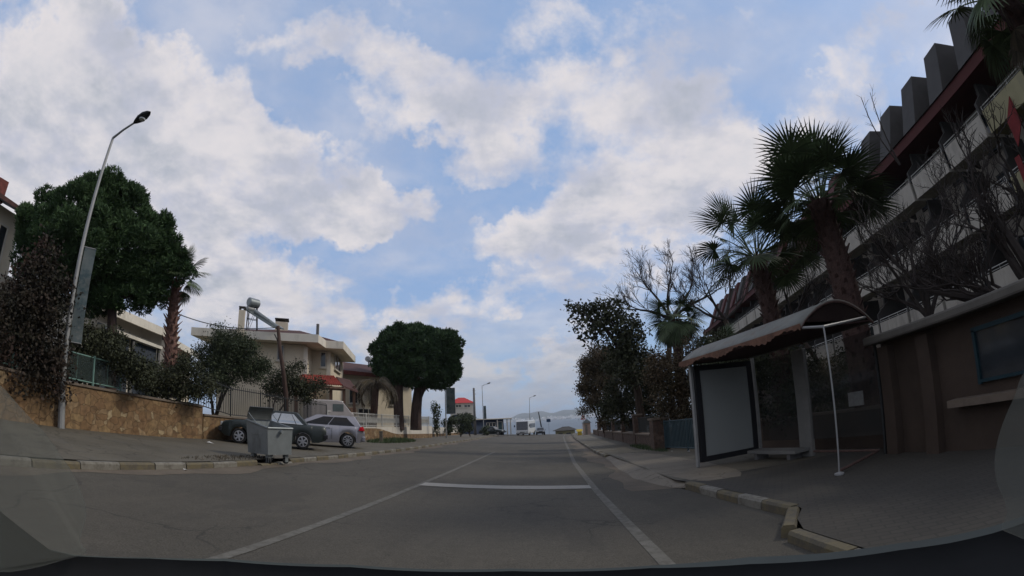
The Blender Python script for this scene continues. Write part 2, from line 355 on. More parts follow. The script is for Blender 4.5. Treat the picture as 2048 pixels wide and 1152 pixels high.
kerb('kerb_right_far', [(eR(y) + .04, y) for y in (20.5, 25, 40, 55, 90)], .95, seed=4)
kerb('kerb_shelter', [(2.82, 9.35), (3.15, 5.62)], .75, seed=6, h=.15)
kerb('kerb_return', [(3.1, 5.55), (2.52, 4.62)], 1.2, seed=7, h=.15)
kerb('kerb_front', [(2.5, 4.5), (2.5, -2)], 1.0, seed=8)

# sea and far shore
m_sea = mat('sea_water', (.055, .085, .115), rough=.45, var=.25, scale=.02, spec=.5, bump=.6, bscale=.4, stretch=(1, .25, 1))
struct('sea', MB().grid([[(x, y, -9) for x in np.linspace(-12000, 12000, 9)] for y in (150, 400, 1000, 3000, 14000)]), m_sea)
m_hill = mat('far_hills', (.10, .115, .10), var=.3, scale=.004)
rows = [[], [], []]
for i in range(161):
    x = -1500 + i * 20; h = 40 + 22 * math.sin(i * .07 + 1.9) + 12 * math.sin(i * .21) + 6 * math.sin(i * .53)
    rows[0].append((x, 3900 - 60 * math.sin(i * .05), -10)); rows[1].append((x, 4200, max(4, h * .45))); rows[2].append((x, 5200, max(8, h * 1.5)))
struct('far_hills', MB().grid(rows), m_hill, smooth=True)
m_town = mat('far_town_walls', (.72, .70, .66), island=.35, var=.1, scale=.02)
tb = MB()
for i in range(330):
    x = random.uniform(-700, 900); d = random.random() ** 2; y = 3850 + d * 260
    if random.random() < .45 and x < 60: continue
    tb.box((x, y, -6 + d * 24 + random.uniform(2, 6)), (random.uniform(10, 32), 12, random.uniform(8, 20)), random.uniform(-.5, .5))
tag(tb.build('far_town', m_town), 'thin pale line of buildings on the far shore across the water', 'town', kind='stuff')
#@@PART2
# ------------------------------------------------------------------ materials for objects
m_stone = mat('stone_wall', (.30, .20, .10), var=.3, scale=2, bump=.6, bscale=20)
def stonework(m, cols, mortar, scale, stretch=(1, 1, 1), width=.06):
    n, l, b = nodes(m); tcx = n.new('ShaderNodeTexCoord'); mp = n.new('ShaderNodeMapping'); mp.inputs['Scale'].default_value = stretch; l.new(tcx.outputs['Object'], mp.inputs[0])
    wn = n.new('ShaderNodeTexNoise'); wn.inputs['Scale'].default_value = 2.5; l.new(mp.outputs[0], wn.inputs['Vector'])
    ad = n.new('ShaderNodeVectorMath'); ad.operation = 'MULTIPLY_ADD'; l.new(wn.outputs[1], ad.inputs[0]); ad.inputs[1].default_value = (.35, .35, .35); l.new(mp.outputs[0], ad.inputs[2])
    v = n.new('ShaderNodeTexVoronoi'); v.inputs['Scale'].default_value = scale; l.new(ad.outputs[0], v.inputs['Vector'])
    e = n.new('ShaderNodeTexVoronoi'); e.feature = 'DISTANCE_TO_EDGE'; e.inputs['Scale'].default_value = scale; l.new(ad.outputs[0], e.inputs['Vector'])
    cr = n.new('ShaderNodeValToRGB'); sepn = n.new('ShaderNodeSeparateColor'); l.new(v.outputs['Color'], sepn.inputs[0]); l.new(sepn.outputs[0], cr.inputs[0])
    cr.color_ramp.elements[0].color = (*cols[0], 1); cr.color_ramp.elements[1].color = (*cols[-1], 1)
    for i, c in enumerate(cols[1:-1]): q = cr.color_ramp.elements.new((i + 1) / (len(cols) - 1)); q.color = (*c, 1)
    t = n.new('ShaderNodeTexNoise'); t.inputs['Scale'].default_value = 7; t.inputs['Detail'].default_value = 6; l.new(tcx.outputs['Object'], t.inputs['Vector'])
    r = n.new('ShaderNodeMapRange'); r.inputs[1].default_value = .3; r.inputs[2].default_value = .7; r.inputs[3].default_value = .6; r.inputs[4].default_value = 1.25; l.new(t.outputs[0], r.inputs[0])
    s = n.new('ShaderNodeVectorMath'); s.operation = 'SCALE'; l.new(cr.outputs[0], s.inputs[0]); l.new(r.outputs[0], s.inputs['Scale'])
    mr = n.new('ShaderNodeMapRange'); mr.inputs[1].default_value = 0; mr.inputs[2].default_value = width; l.new(e.outputs['Distance'], mr.inputs[0])
    x = n.new('ShaderNodeMix'); x.data_type = 'RGBA'; l.new(mr.outputs[0], x.inputs['Factor']); x.inputs['A'].default_value = (*mortar, 1); l.new(s.outputs[0], x.inputs['B']); l.new(x.outputs['Result'], b.inputs['Base Color'])
    bp = n.new('ShaderNodeBump'); bp.inputs['Strength'].default_value = .8; bp.inputs['Distance'].default_value = .03; l.new(mr.outputs[0], bp.inputs['Height']); l.new(bp.outputs[0], b.inputs['Normal'])
stonework(m_stone, [(.15, .09, .045), (.22, .14, .07), (.17, .10, .05), (.25, .165, .08), (.18, .105, .05), (.20, .12, .06), (.34, .26, .15)], (.165, .108, .058), 3.3, (1, 1, 1.25), width=.03)
m_stone2 = mat('brick_red_stone', (.22, .12, .07), var=.3, scale=3)
stonework(m_stone2, [(.075, .05, .038), (.11, .07, .05), (.09, .055, .04), (.13, .09, .065)], (.06, .048, .038), 4.5, width=.05)
m_cap = mat('concrete_coping', (.16, .125, .095), var=.3, scale=3, bump=.3); patch(m_cap, (.09, .07, .05), 3, .5, .7, amt=.7)
m_white = mat('white_plaster', (.55, .51, .44), var=.1, scale=1.2); patch(m_white, (.33, .29, .23), 1.3, .52, .75, (1, 1, .3), .7)
m_cream = mat('cream_plaster', (.62, .54, .41), var=.12, scale=.9, bump=.15); patch(m_cream, (.44, .38, .28), 1.1, .52, .75, (1, 1, .25), .7)
m_fascia = mat('fascia_paint', (.66, .61, .51), var=.1, scale=1.2); patch(m_fascia, (.34, .31, .25), 1.4, .5, .75, (1, 1, .3), .7)
m_soffit = mat('soffit', (.20, .18, .15), var=.2, scale=1.5)
m_tile = mat('roof_tiles', (.14, .04, .032), var=.4, scale=6, bump=.4)
m_tileb = mat('red_clay_tiles', (.26, .045, .03), var=.45, scale=9, bump=.4)
m_tiled = mat('dark_roof_tiles', (.075, .035, .03), var=.4, scale=3)
m_glass = mat('window_glass', (.03, .035, .04), rough=.08, var=.2, spec=.6)
m_glassl = mat('hazy_glass', (.10, .12, .12), rough=.2, var=.2, spec=.6)
m_bark = mat('bark', (.05, .035, .026), var=.45, scale=8, bump=1, bscale=18, stretch=(1, 1, .25))
m_barkr = mat('pine_bark', (.065, .042, .035), var=.45, scale=6, bump=1, bscale=14, stretch=(1, 1, .3))
m_palmtr = mat('palm_trunk', (.062, .034, .027), var=.5, scale=9, bump=1, bscale=25)
m_palmtrl = mat('palm_trunk_light', (.16, .085, .065), var=.5, scale=9, bump=1, bscale=25)
m_twig = mat('bare_twigs', (.035, .027, .023), var=.3, scale=6)
m_pine = mat('pine_needles', (.058, .105, .036), var=.4, scale=.9, island=.35, col2=(.026, .052, .019))
m_pine2 = mat('stone_pine_needles', (.048, .088, .032), var=.4, scale=.9, island=.35, col2=(.024, .048, .018))
m_olive = mat('olive_leaves', (.055, .070, .034), var=.4, scale=1.2, island=.4, col2=(.028, .04, .02))
m_dark = mat('dark_leaves', (.055, .058, .028), var=.4, scale=.8, island=.4, col2=(.028, .034, .017))
m_red = mat('bougainvillea_leaves', (.045, .024, .018), var=.4, scale=.9, island=.5, col2=(.016, .018, .010))
m_brown = mat('rusty_leaves', (.10, .068, .038), var=.4, scale=.8, island=.4, col2=(.045, .042, .022))
m_frond = mat('fan_palm_green', (.08, .11, .05), var=.35, scale=1.5, island=.35, rough=.6, col2=(.045, .065, .03))
m_dry = mat('dry_fronds', (.085, .07, .05), var=.35, scale=1.5, island=.35)
m_galv = mat('galvanised_steel', (.23, .25, .25), rough=.5, metal=.35, var=.15, scale=2.2, bump=.15, bscale=6); patch(m_galv, (.12, .125, .12), 2.2, .52, .7, (1, 1, .4), .8)
m_galvp = mat('pole_steel', (.30, .30, .29), rough=.5, metal=.3, var=.15, scale=4)
m_black = mat('black_plastic', (.02, .02, .022), rough=.5, var=.1)
m_iron = mat('dark_iron', (.028, .03, .03), rough=.6, var=.2)
m_ironw = mat('white_painted_iron', (.48, .47, .43), rough=.5, var=.15, scale=3)
m_irong = mat('green_painted_iron', (.16, .27, .23), rough=.5, var=.2, scale=3)
m_teal = mat('teal_paint', (.012, .035, .045), rough=.5, var=.2, scale=3)
m_wood = mat('weathered_wood', (.13, .075, .05), var=.4, scale=5, bump=.6, stretch=(1, 1, .1))
m_wood2 = mat('old_dark_wood', (.07, .042, .032), var=.4, scale=5, bump=.6, stretch=(1, 1, .1))
m_concp = mat('concrete_pole', (.13, .125, .12), var=.2, scale=3)
m_rust = mat('rusted_sheet', (.13, .065, .04), var=.4, scale=5, bump=.3)
m_rub = mat('tyre_rubber', (.02, .02, .02), rough=.8, var=.2)
m_alloy = mat('alloy', (.38, .38, .39), rough=.35, metal=.6, var=.1)
m_chrome = mat('chrome', (.7, .7, .7), rough=.2, metal=1, var=.05)
m_lamp = mat('lamp_lens', (.45, .46, .46), rough=.2, var=.1)
m_redl = mat('tail_lamp_red', (.45, .01, .02), rough=.2, var=.1)
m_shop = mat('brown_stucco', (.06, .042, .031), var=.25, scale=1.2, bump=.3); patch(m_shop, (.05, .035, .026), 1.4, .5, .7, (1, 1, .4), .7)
m_hotel = mat('hotel_white_plaster', (.36, .33, .28), var=.15, scale=.8); patch(m_hotel, (.13, .115, .1), 1.0, .5, .72, (1, 1, .25), .8)
m_hotely = mat('hotel_yellow_plaster', (.25, .225, .13), var=.15, scale=.8); patch(m_hotely, (.2, .18, .12), 1.0, .5, .72, (1, 1, .25), .8)
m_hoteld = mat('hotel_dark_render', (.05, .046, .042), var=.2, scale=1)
m_hotelr = mat('dark_red_paint', (.075, .022, .02), var=.2, scale=1)
m_ban = mat('faded_banner', (.075, .10, .105), rough=.6, var=.3, scale=2.5, col2=(.11, .125, .12)); patch(m_ban, (.03, .06, .07), 1.6, .5, .6, (1, 1, 1.6), .8); patch(m_ban, (.16, .16, .15), 3.0, .56, .66, (1, 1, 2.6), .6)
m_blue = mat('blue_sign', (.02, .05, .10), var=.2); m_bluew = mat('blue_kiosk_paint', (.035, .05, .085), var=.3, scale=1)
m_redroof = mat('bright_red_roof', (.42, .04, .04), var=.2, scale=2)
m_yel = mat('yellow_paint', (.45, .32, .04), var=.2)
m_litter = mat('litter', (.45, .44, .42), var=.4, scale=20, island=.5)

# ------------------------------------------------------------------ foliage tools
def leaf_cards(centers, normals, sx, sy, jitter=.35, up=0):
    n = len(centers); a = rng.normal(size=(n, 3)); nn = normals + rng.normal(size=(n, 3)) * jitter; nn /= np.linalg.norm(nn, axis=1)[:, None] + 1e-9
    t = np.cross(nn, a); t /= np.linalg.norm(t, axis=1)[:, None] + 1e-9
    if up: t = t * (1 - up) + nn * up; t /= np.linalg.norm(t, axis=1)[:, None]; 
    b = np.cross(nn, t); b /= np.linalg.norm(b, axis=1)[:, None] + 1e-9
    s = rng.uniform(.6, 1.3, size=(n, 1)); T = t * sx * s / 2; B = b * sy * s / 2
    vs = np.stack([centers - T, centers - B * .9 + T * .1, centers + T, centers + B], 1).reshape(-1, 3)
    return vs, np.arange(4 * n).reshape(n, 4)
def crown(name, lobes, n, sx, sy, m, parent, shell=.55, jitter=.6, clump=0, cs=.25, flat=None):
    """lobes: (centre, radii) ellipsoids; leaves fill the outer shell in clumps"""
    cs_, ns_ = [], []
    vol = np.array([l[1][0] * l[1][1] * l[1][2] for l in lobes]) ** (2 / 3.); vol /= vol.sum()
    for (c, r), f in zip(lobes, vol):
        k = max(4, int(n * f)); kk = max(3, k // clump) if clump else k
        d = rng.normal(size=(kk, 3)); d /= np.linalg.norm(d, axis=1)[:, None]
        rad = shell + (1 - shell) * rng.random((kk, 1)) ** .6
        rad *= 1 + .10 * np.sin(d[:, :1] * 7 + 1) * np.sin(d[:, 1:2] * 6) + .08 * np.sin(d[:, 2:] * 9)
        p = np.array(tuple(c)) + d * rad * np.array(r)
        if clump:
            p = np.repeat(p, clump, 0) + rng.normal(size=(kk * clump, 3)) * cs * .5; d = np.repeat(d, clump, 0)
        cs_.append(p); ns_.append(d)
    p = np.concatenate(cs_); d = np.concatenate(ns_)
    if flat is not None: k = p[:, 2] > flat; p, d = p[k], d[k]
    vs, q = leaf_cards(p, d, sx, sy, jitter)
    return np_mesh(name, vs, q, m, parent)
def tufts(name, lobes, n, ln, m, parent, shell=.8, flat=None, per=9, up=.7, thick=.2):
    """needle tufts pointing outwards and up: pine foliage"""
    P_, D_ = [], []
    vol = np.array([l[1][0] * l[1][1] * l[1][2] for l in lobes]) ** (2 / 3.); vol /= vol.sum()
    for (c, r), f in zip(lobes, vol):
        k = max(4, int(n * f)); d = rng.normal(size=(k, 3)); d /= np.linalg.norm(d, axis=1)[:, None]
        rad = shell + (1 - shell) * rng.random((k, 1)) ** .5
        P_.append(np.array(tuple(c)) + d * rad * np.array(r)); dd = d / np.array(r); dd /= np.linalg.norm(dd, axis=1)[:, None]; D_.append(dd + np.array((0, 0, up)))
    p = np.concatenate(P_); d = np.concatenate(D_)
    if flat is not None: k = p[:, 2] > flat; p, d = p[k], d[k]
    p = np.repeat(p, per, 0) + rng.normal(size=(len(p) * per, 3)) * ln * .22; d = np.repeat(d, per, 0); d /= np.linalg.norm(d, axis=1)[:, None]
    d = d + rng.normal(size=d.shape) * .55; d /= np.linalg.norm(d, axis=1)[:, None]
    t = np.cross(d, rng.normal(size=d.shape)); t /= np.linalg.norm(t, axis=1)[:, None]
    s = ln * rng.uniform(.6, 1.25, size=(len(p), 1)); wd = t * s * thick
    vs = np.stack([p - wd * .5, p + wd * .5, p + d * s + wd * .3, p + d * s - wd * .3], 1).reshape(-1, 3)
    return np_mesh(name, vs, np.arange(len(vs)).reshape(-1, 4), m, parent)
def lump(lobes, k, f, seed=1, up=.25, keep=.86):
    rr = random.Random(seed); out = []
    for c, r in lobes:
        out.append((Vector(c), tuple(q * keep for q in r)))
        for _ in range(k):
            d = Vector((rr.gauss(0, 1), rr.gauss(0, 1), rr.gauss(up, 1))).normalized(); q = rr.uniform(.7, 1.25) * f * min(r)
            out.append((Vector(c) + Vector((d.x * r[0], d.y * r[1], d.z * r[2])) * rr.uniform(.82, 1.08), (q, q, q * .85)))
    return out
def limb(mb, a, b, r0, r1, bend=.12, n=6, seg=6):
    a, b = Vector(a), Vector(b); d = (b - a); o = Vector((random.uniform(-1, 1), random.uniform(-1, 1), random.uniform(-.3, .6))) * d.length * bend
    pts = [a + d * (i / seg) + o * math.sin(math.pi * i / seg) for i in range(seg + 1)]
    mb.tube(pts, [r0 + (r1 - r0) * i / seg for i in range(seg + 1)], n); return pts
def bare_branches(mb, p, d, ln, r, depth, spread=.55, up=.15, minr=.004, kids=(2, 4)):
    seg = 4; pts = [Vector(p)]; dd = Vector(d).normalized()
    for i in range(seg):
        dd = (dd + Vector((random.gauss(0, .13), random.gauss(0, .13), random.gauss(up * .3, .1)))).normalized(); pts.append(pts[-1] + dd * ln / seg)
    mb.tube(pts, [r * (1 - .12 * i) for i in range(seg + 1)], 6 if r > .03 else 4, cap=False)
    if depth <= 0: return
    for k in range(random.randint(*kids)):
        i = random.randint(2, seg) if k else seg; q = pts[i]
        nd = (dd + Vector((random.gauss(0, spread), random.gauss(0, spread), random.gauss(up, spread * .8)))).normalized()
        bare_branches(mb, q, nd, ln * random.uniform(.6, .85), max(minr, r * random.uniform(.5, .68)), depth - 1, spread, up, minr, kids)

# ------------------------------------------------------------------ fan palms
def frond_geo(origin, azm, elv, lp, lb, nb=30, droop=.5, fold=.25, span=115):
    o = Vector(origin); h = Vector((math.cos(azm), math.sin(azm), 0)); pts = [o]; e = elv
    for i in range(5):
        pts.append(pts[-1] + (h * math.cos(e) + Vector((0, 0, 1)) * math.sin(e)) * lp / 5); e -= droop * .22
    pet = MB().tube(pts, [.028, .024, .02, .018, .016, .014], 5)
    f = (h * math.cos(e) + Vector((0, 0, 1)) * math.sin(e)).normalized(); side = Vector((-h.y, h.x, 0)); nrm = side.cross(f).normalized(); hub = pts[-1]
    if nrm.z < 0: nrm = -nrm
    tilt = random.uniform(-.4, .4); side = (side + nrm * tilt).normalized()
    vs = []; fs = []
    for k in range(nb):
        a = R(-span + 2 * span * k / (nb - 1)); L_ = lb * (1 - .22 * (abs(a) / R(span)) ** 2) * random.uniform(.9, 1.06)
        d = (f * math.cos(a) + side * math.sin(a)).normalized(); t = (side * math.cos(a) - f * math.sin(a)).normalized(); p = hub.copy(); dd = d + nrm * .18 * math.cos(a)
        st = [0, .25, .5, .75, 1]; wd = [.006, .5 * 2 * R(span) / nb * lb * .28, .5 * 2 * R(span) / nb * lb * .48, .018, .002]
        base = len(vs); pr = 0
        for s_, w_ in zip(st, wd):
            p = p + dd * (s_ - pr) * L_; pr = s_
            q = p + nrm * fold * w_ * (1 if k % 2 else -1)
            vs += [q - t * w_, q + t * w_]
            dd = (dd + Vector((0, 0, -1)) * (droop * .34 * (s_ + .15) + random.uniform(0, .05))).normalized()
        fs += [(base + 2 * i, base + 2 * i + 1, base + 2 * i + 3, base + 2 * i + 2) for i in range(4)]
    pet.add(vs, fs); return pet
def fan_palm(label, base, head, r0, r1, nf, lp, lb, m_tr, m_fr, stubs=60, seed=1, droopdead=6, azr=None, elr=(-.5, 1.35), skirt=0, group=None, stub_len=.22, span=112, dr=(.35, .55)):
    random.seed(seed); b, h = Vector(base), Vector(head)
    t = thing('palm_tree', label, 'palm tree', b, group=group)
    ax = (h - b); n = 14; mid = Vector((random.uniform(-.1, .1), random.uniform(-.1, .1), 0))
    pts = [b + ax * (i / n) + mid * math.sin(math.pi * i / n) for i in range(n + 1)]
    rad = [r0 + (r1 - r0) * i / n + (.05 if i == 0 else 0) + random.uniform(-.01, .01) for i in range(n + 1)]
    mb = MB().tube(pts, rad, 14)
    for k in range(stubs):                          # cut leaf bases, spiralling up the trunk
        f = (k + .5) / stubs; f = f ** .8; p = b + ax * f + mid * math.sin(math.pi * f); a = k * 2.39996; d = Vector((math.cos(a), math.sin(a), 0))
        rr_ = r0 + (r1 - r0) * f; L_ = stub_len * random.uniform(.6, 1.2); q = p + d * rr_ * .8; s = Vector((-d.y, d.x, 0)) * random.uniform(.045, .075)
        e = q + d * L_ * .75 + Vector((0, 0, L_ * .8)); up = Vector((0, 0, .05))
        mb.add([q - s - up, q + s - up, q + s + up, q - s + up, e - s * .45, e + s * .45, e + s * .4 + up * .5, e - s * .4 + up * .5], [(0, 1, 5, 4), (1, 2, 6, 5), (2, 3, 7, 6), (3, 0, 4, 7), (4, 5, 6, 7)])
    mb.build('trunk', m_tr, t)
    for k in range(nf):
        f = k / max(1, nf - 1); e = elr[1] + (elr[0] - elr[1]) * f ** .8; a = k * 2.39996 + random.uniform(-.3, .3)
        if azr: a = azr[0] + (azr[1] - azr[0]) * ((k * .618) % 1)
        o = h + Vector((math.cos(a), math.sin(a), 0)) * r1 * .6 + Vector((0, 0, .15 * (1 - f)))
        g = frond_geo(o, a, e, lp * random.uniform(.5, 1.12), lb * random.uniform(.88, 1.1), droop=dr[0] + dr[1] * f, span=span)
        g.build('frond', m_fr, t)
    for k in range(droopdead):
        a = k * 2.1 + 1; g = frond_geo(h - Vector((0, 0, .25)) + Vector((math.cos(a), math.sin(a), 0)) * r1, a, -.9, lp * .6, lb * .85, droop=1.1, span=80)
        g.build('dead_frond', m_dry, t)
    return t

# ================================================================== LEFT SIDE
# stone retaining walls
def wall_run(name, label, pts, z1, thick, m, capm=None, capt=.07, zb=-.35, zt=None, group=None):
    """pts (x,y); z1 top heights per point"""
    b = Vector((pts[0][0], pts[0][1], base_z(*pts[0]))); t = thing(name, label, 'wall', b, group=group); mb = MB(); cb = MB()
    rows = []; z1 = z1 if hasattr(z1, '__len__') else [z1] * len(pts)
    for (x, y), z in zip(pts, z1):
        g = base_z(x, y) + zb; rows.append(((x, y, g), (x, y, z), (x - thick, y, z), (x - thick, y, g)))
    vs = [p for r in rows for p in r]; k = len(rows)
    mb.add(vs, [(0, 1, 2, 3), tuple(4 * (k - 1) + j for j in (3, 2, 1, 0))] + [(4 * i + j, 4 * i + 4 + j, 4 * i + 4 + (j + 1) % 4, 4 * i + (j + 1) % 4) for i in range(k - 1) for j in range(4)])
    mb.build('stonework', m, t)
    if capm:
        vs = []
        for (x, y), z in zip(pts, z1): vs += [(x + .05, y, z + .003), (x + .05, y, z + capt), (x - thick - .03, y, z + capt), (x - thick - .03, y, z + .003)]
        cb.add(vs, [(0, 1, 2, 3), tuple(4 * (k - 1) + j for j in (3, 2, 1, 0))] + [(4 * i + j, 4 * i + 4 + j, 4 * i + 4 + (j + 1) % 4, 4 * i + (j + 1) % 4) for i in range(k - 1) for j in range(4)])
        cb.build('coping', capm, t)
    return t
ysA = [-6, -2, 2, 6, 10, 14.4]
wall_run('stone_wall', 'tall ochre stone retaining wall with concrete coping below the green mesh fence', [(-12.3, y) for y in ysA], [1.9, 1.9, 1.9, 1.87, 1.83, 1.73], .4, m_stone, m_cap)
wall_run('stone_wall', 'lower ochre stone wall behind the parked cars and dumpster', [(-12.3, y) for y in (14.45, 18, 22, 26, 29.6)], [1.42, 1.38, 1.30, 1.2, 1.12], .4, m_stone, m_cap)
# wall with white plaster upper part that swoops, beyond the bollard
def swoop_wall():
    b = Vector((-12.0, 30, base_z(-12, 30))); t = thing('garden_wall', 'orange stone garden wall with swooping white plaster top under the white railing', 'wall', b)
    mb = MB(); wb = MB(); n = 26; vs = []; ws = []
    for i in range(n + 1):
        y = 29.7 + 20.3 * i / n; x = -12.3 + .028 * (y - 29.7); g = base_z(x, y); top = 1.12 - .0 * i
        q = min(1, max(0, (y - 33) / 6)); q = q * q * (3 - 2 * q); zs = top - .05 + (g + .55 - top + .05) * q
        vs += [(x, y, g - .3), (x, y, zs), (x - .35, y, zs), (x - .35, y, g - .3)]
        ws += [(x - .03, y, g - .3), (x - .03, y, top + .02), (x - .32, y, top + .02), (x - .32, y, g - .3)]
    F = [(0, 1, 2, 3), tuple(4 * n + j for j in (3, 2, 1, 0))] + [(4 * i + j, 4 * i + 4 + j, 4 * i + 4 + (j + 1) % 4, 4 * i + (j + 1) % 4) for i in range(n) for j in range(4)]
    mb.add(vs, F).build('stonework', m_stone, t); wb.add(ws, F).build('plaster_panel', m_white, t)
swoop_wall()
def far_wall():
    t = thing('garden_wall', 'far white garden wall on a stone base beyond the street banner', 'wall', (-13, 56, base_z(-13, 56)))
    for nm, m, z0, z1, o in (('stonework', m_stone, -.3, .45, 0), ('plaster_panel', m_white, .45, 1.25, .04)):
        mb = MB(); vs = []; yy = [54, 60, 66, 72, 78]
        for y in yy:
            x = -12.6 - .03 * (y - 54) - o; g = base_z(x, y); vs += [(x, y, g + z0), (x, y, g + z1), (x - .3, y, g + z1), (x - .3, y, g + z0)]
        k = len(yy); mb.add(vs, [(0, 1, 2, 3), tuple(4 * (k - 1) + j for j in (3, 2, 1, 0))] + [(4 * i + j, 4 * i + 4 + j, 4 * i + 4 + (j + 1) % 4, 4 * i + (j + 1) % 4) for i in range(k - 1) for j in range(4)]).build(nm, m, t)
far_wall()
# raised garden behind the walls
gb = MB().grid([[(-12.7, y, z), (-20, y, z + .15), (-40, y, z + .2)] for y, z in ((-10, 1.8), (14.4, 1.62), (14.5, 1.3), (29, 1.0), (50, .75), (52, .1))])
struct('garden_ground', gb, m_earth)

struct('hill_left', MB().grid([[(x, y, base_z(-16, y) + h) for x, h in ((-34, 0), (-60, 2.2), (-120, 5), (-300, 9))] for y in (-40, 0, 20, 60, 110, 160)]), m_earth)
# green mesh fence on top of the tall wall
def rail_fence(name, label, pts, h, m, posts=True, bars=.13, br=.008, pr=.03, toprail=.02, mesh=None, z0=None, spear=0, pattern=None, pm=None):
    p0 = Vector(pts[0]); t = thing(name, label, 'fence', p0)
    for (a, b) in zip(pts, pts[1:]):
        a, b = Vector(a), Vector(b); d = b - a; L_ = math.hypot(d.x, d.y); mb = MB(); up = Vector((0, 0, h))
        mb.tube([a + up, b + up], toprail, 5); mb.tube([a + Vector((0, 0, .08)), b + Vector((0, 0, .08))], toprail, 5)
        n = max(2, int(L_ / bars))
        for i in range(1, n):
            p = a + d * i / n; mb.tube([p + Vector((0, 0, .06)), p + Vector((0, 0, h + spear))], br, 4)
            if pattern:
                c = p + Vector((0, 0, h * .55)); u = d.normalized() * bars * .42
                mb.tube([c + u * math.cos(q) + Vector((0, 0, h * .26 * math.sin(q))) for q in np.linspace(0, 2 * math.pi, 9)], br * .9, 3, cap=False)
        mb.build('railing_panel', m, t)
        if mesh: MB().prism([a + Vector((0, 0, .1)), b + Vector((0, 0, .1)), b + up * .97, a + up * .97], (.004, 0, 0)).build('mesh_panel', mesh, t)
    if posts:
        for p in pts: p = Vector(p); MB().tube([p - Vector((0, 0, .1)), p + Vector((0, 0, h + .06))], pr, 6).build('post', pm or m, t)
    return t
m_mesh = mat('fence_netting', (.03, .045, .04), var=.2, alpha=.55)
rail_fence('mesh_fence', 'pale green framed mesh fence on top of the tall stone wall', [(-12.4, 4.6, 1.95), (-12.4, 6.2, 1.95), (-12.4, 7.8, 1.94), (-12.4, 9.1, 1.92), (-12.4, 10.25, 1.90)], .80, m_irong, bars=2.2, mesh=m_mesh, pr=.035)
rail_fence('iron_fence', 'dark spiked iron fence in front of the cream house', [(-12.45, y, z) for y, z in ((12.6, 1.78), (14.3, 1.74), (16.4, 1.46), (18.7, 1.44), (21, 1.38), (23.4, 1.33), (25.8, 1.27))], 1.15, m_iron, bars=.15, br=.015, spear=.13)
rail_fence('iron_railing', 'white painted railing on the swooping garden wall', [(-12.4 + .028 * (y - 29), y, 1.14) for y in (26, 28.9, 32, 35.2, 38.6, 42, 45.5, 49)], .95, m_ironw, bars=.17, br=.014, pr=.05, toprail=.03, pattern=1)

# ------------------------------------------------------------------ street lamps
def lamp(label, base, joint, head, banner=None, r0=.085, group='street lamps', flip=1):
    b, j, h = Vector(base), Vector(joint), Vector(head); t = thing('street_lamp', label, 'street lamp', b, group=group)
    MB().tube([b - Vector((0, 0, .1)), b + (j - b) * .5, j], [r0, r0 * .75, r0 * .5], 10).build('pole', m_galvp, t, smooth='auto')
    MB().tube([b, b + Vector((0, 0, .9))], r0 * 1.25, 10).build('base_sleeve', m_galvp, t)
    MB().tube([j, j + (h - j) * .5 + Vector((0, 0, .03)), h], [r0 * .5, r0 * .42, r0 * .38], 8).build('arm', m_galvp, t, smooth='auto')
    d = (h - j).normalized(); up = Vector((0, 0, 1)); s = d.cross(up).normalized(); u = s.cross(d).normalized(); k = r0 / .085
    pr = [(-.02, .03), (.08, .09), (.25, .15), (.45, .155), (.60, .10), (.68, .02)]; vs = []; n = 12
    for (q, rr) in pr:
        for i in range(n): a = 2 * math.pi * i / n; vs.append(h + d * q * k + s * math.cos(a) * rr * k + u * math.sin(a) * rr * (.55 if math.sin(a) < 0 else .75) * k)
    fs = [(i * n + j_, i * n + (j_ + 1) % n, (i + 1) * n + (j_ + 1) % n, (i + 1) * n + j_) for i in range(len(pr) - 1) for j_ in range(n)] + [tuple(range(n)), tuple((len(pr) - 1) * n + i for i in range(n))[::-1]]
    MB().add(vs, fs).build('lamp_head', m_black if k > .9 else m_galvp, t, smooth=True)
    if k > .9: MB().lathe([(.11, -.02), (.10, -.06), (.02, -.075)], tuple(h + d * .36 - u * .05), 12).build('lens', m_lamp, t)
    if banner:
        z0, z1, wd, dirn = banner; dv = Vector(dirn).normalized(); ax = lambda z: b + (j - b) * ((z - b.z) / (j.z - b.z)); rws = []
        for i in range(13):
            z = z0 + (z1 - z0) * i / 12; p = ax(z) + dv * r0 * 1.1; nn = Vector((-dv.y, dv.x, 0)) * .03 * math.sin(i * 1.3)
            rws.append([p + nn * q + dv * wd * q for q in (0, .33, .66, 1)])
        nv = MB().grid(rws); o = nv.build('banner', m_ban, t); md = o.modifiers.new('s', 'SOLIDIFY'); md.thickness = .006
        for z in (z0, z1): MB().tube([ax(z) , ax(z) + dv * (wd + r0)], .014, 5).build('banner_arm', m_galvp, t)
    return t
lamp('tall grey street lamp with faded vertical banner standing by the stone wall', (-13.02 + .9, 8.29 - .5, .62), AR(226, 276, 14.45), AR(268, 246, 13.75), (2.95, 5.6, .36, (.6, .8, 0)))

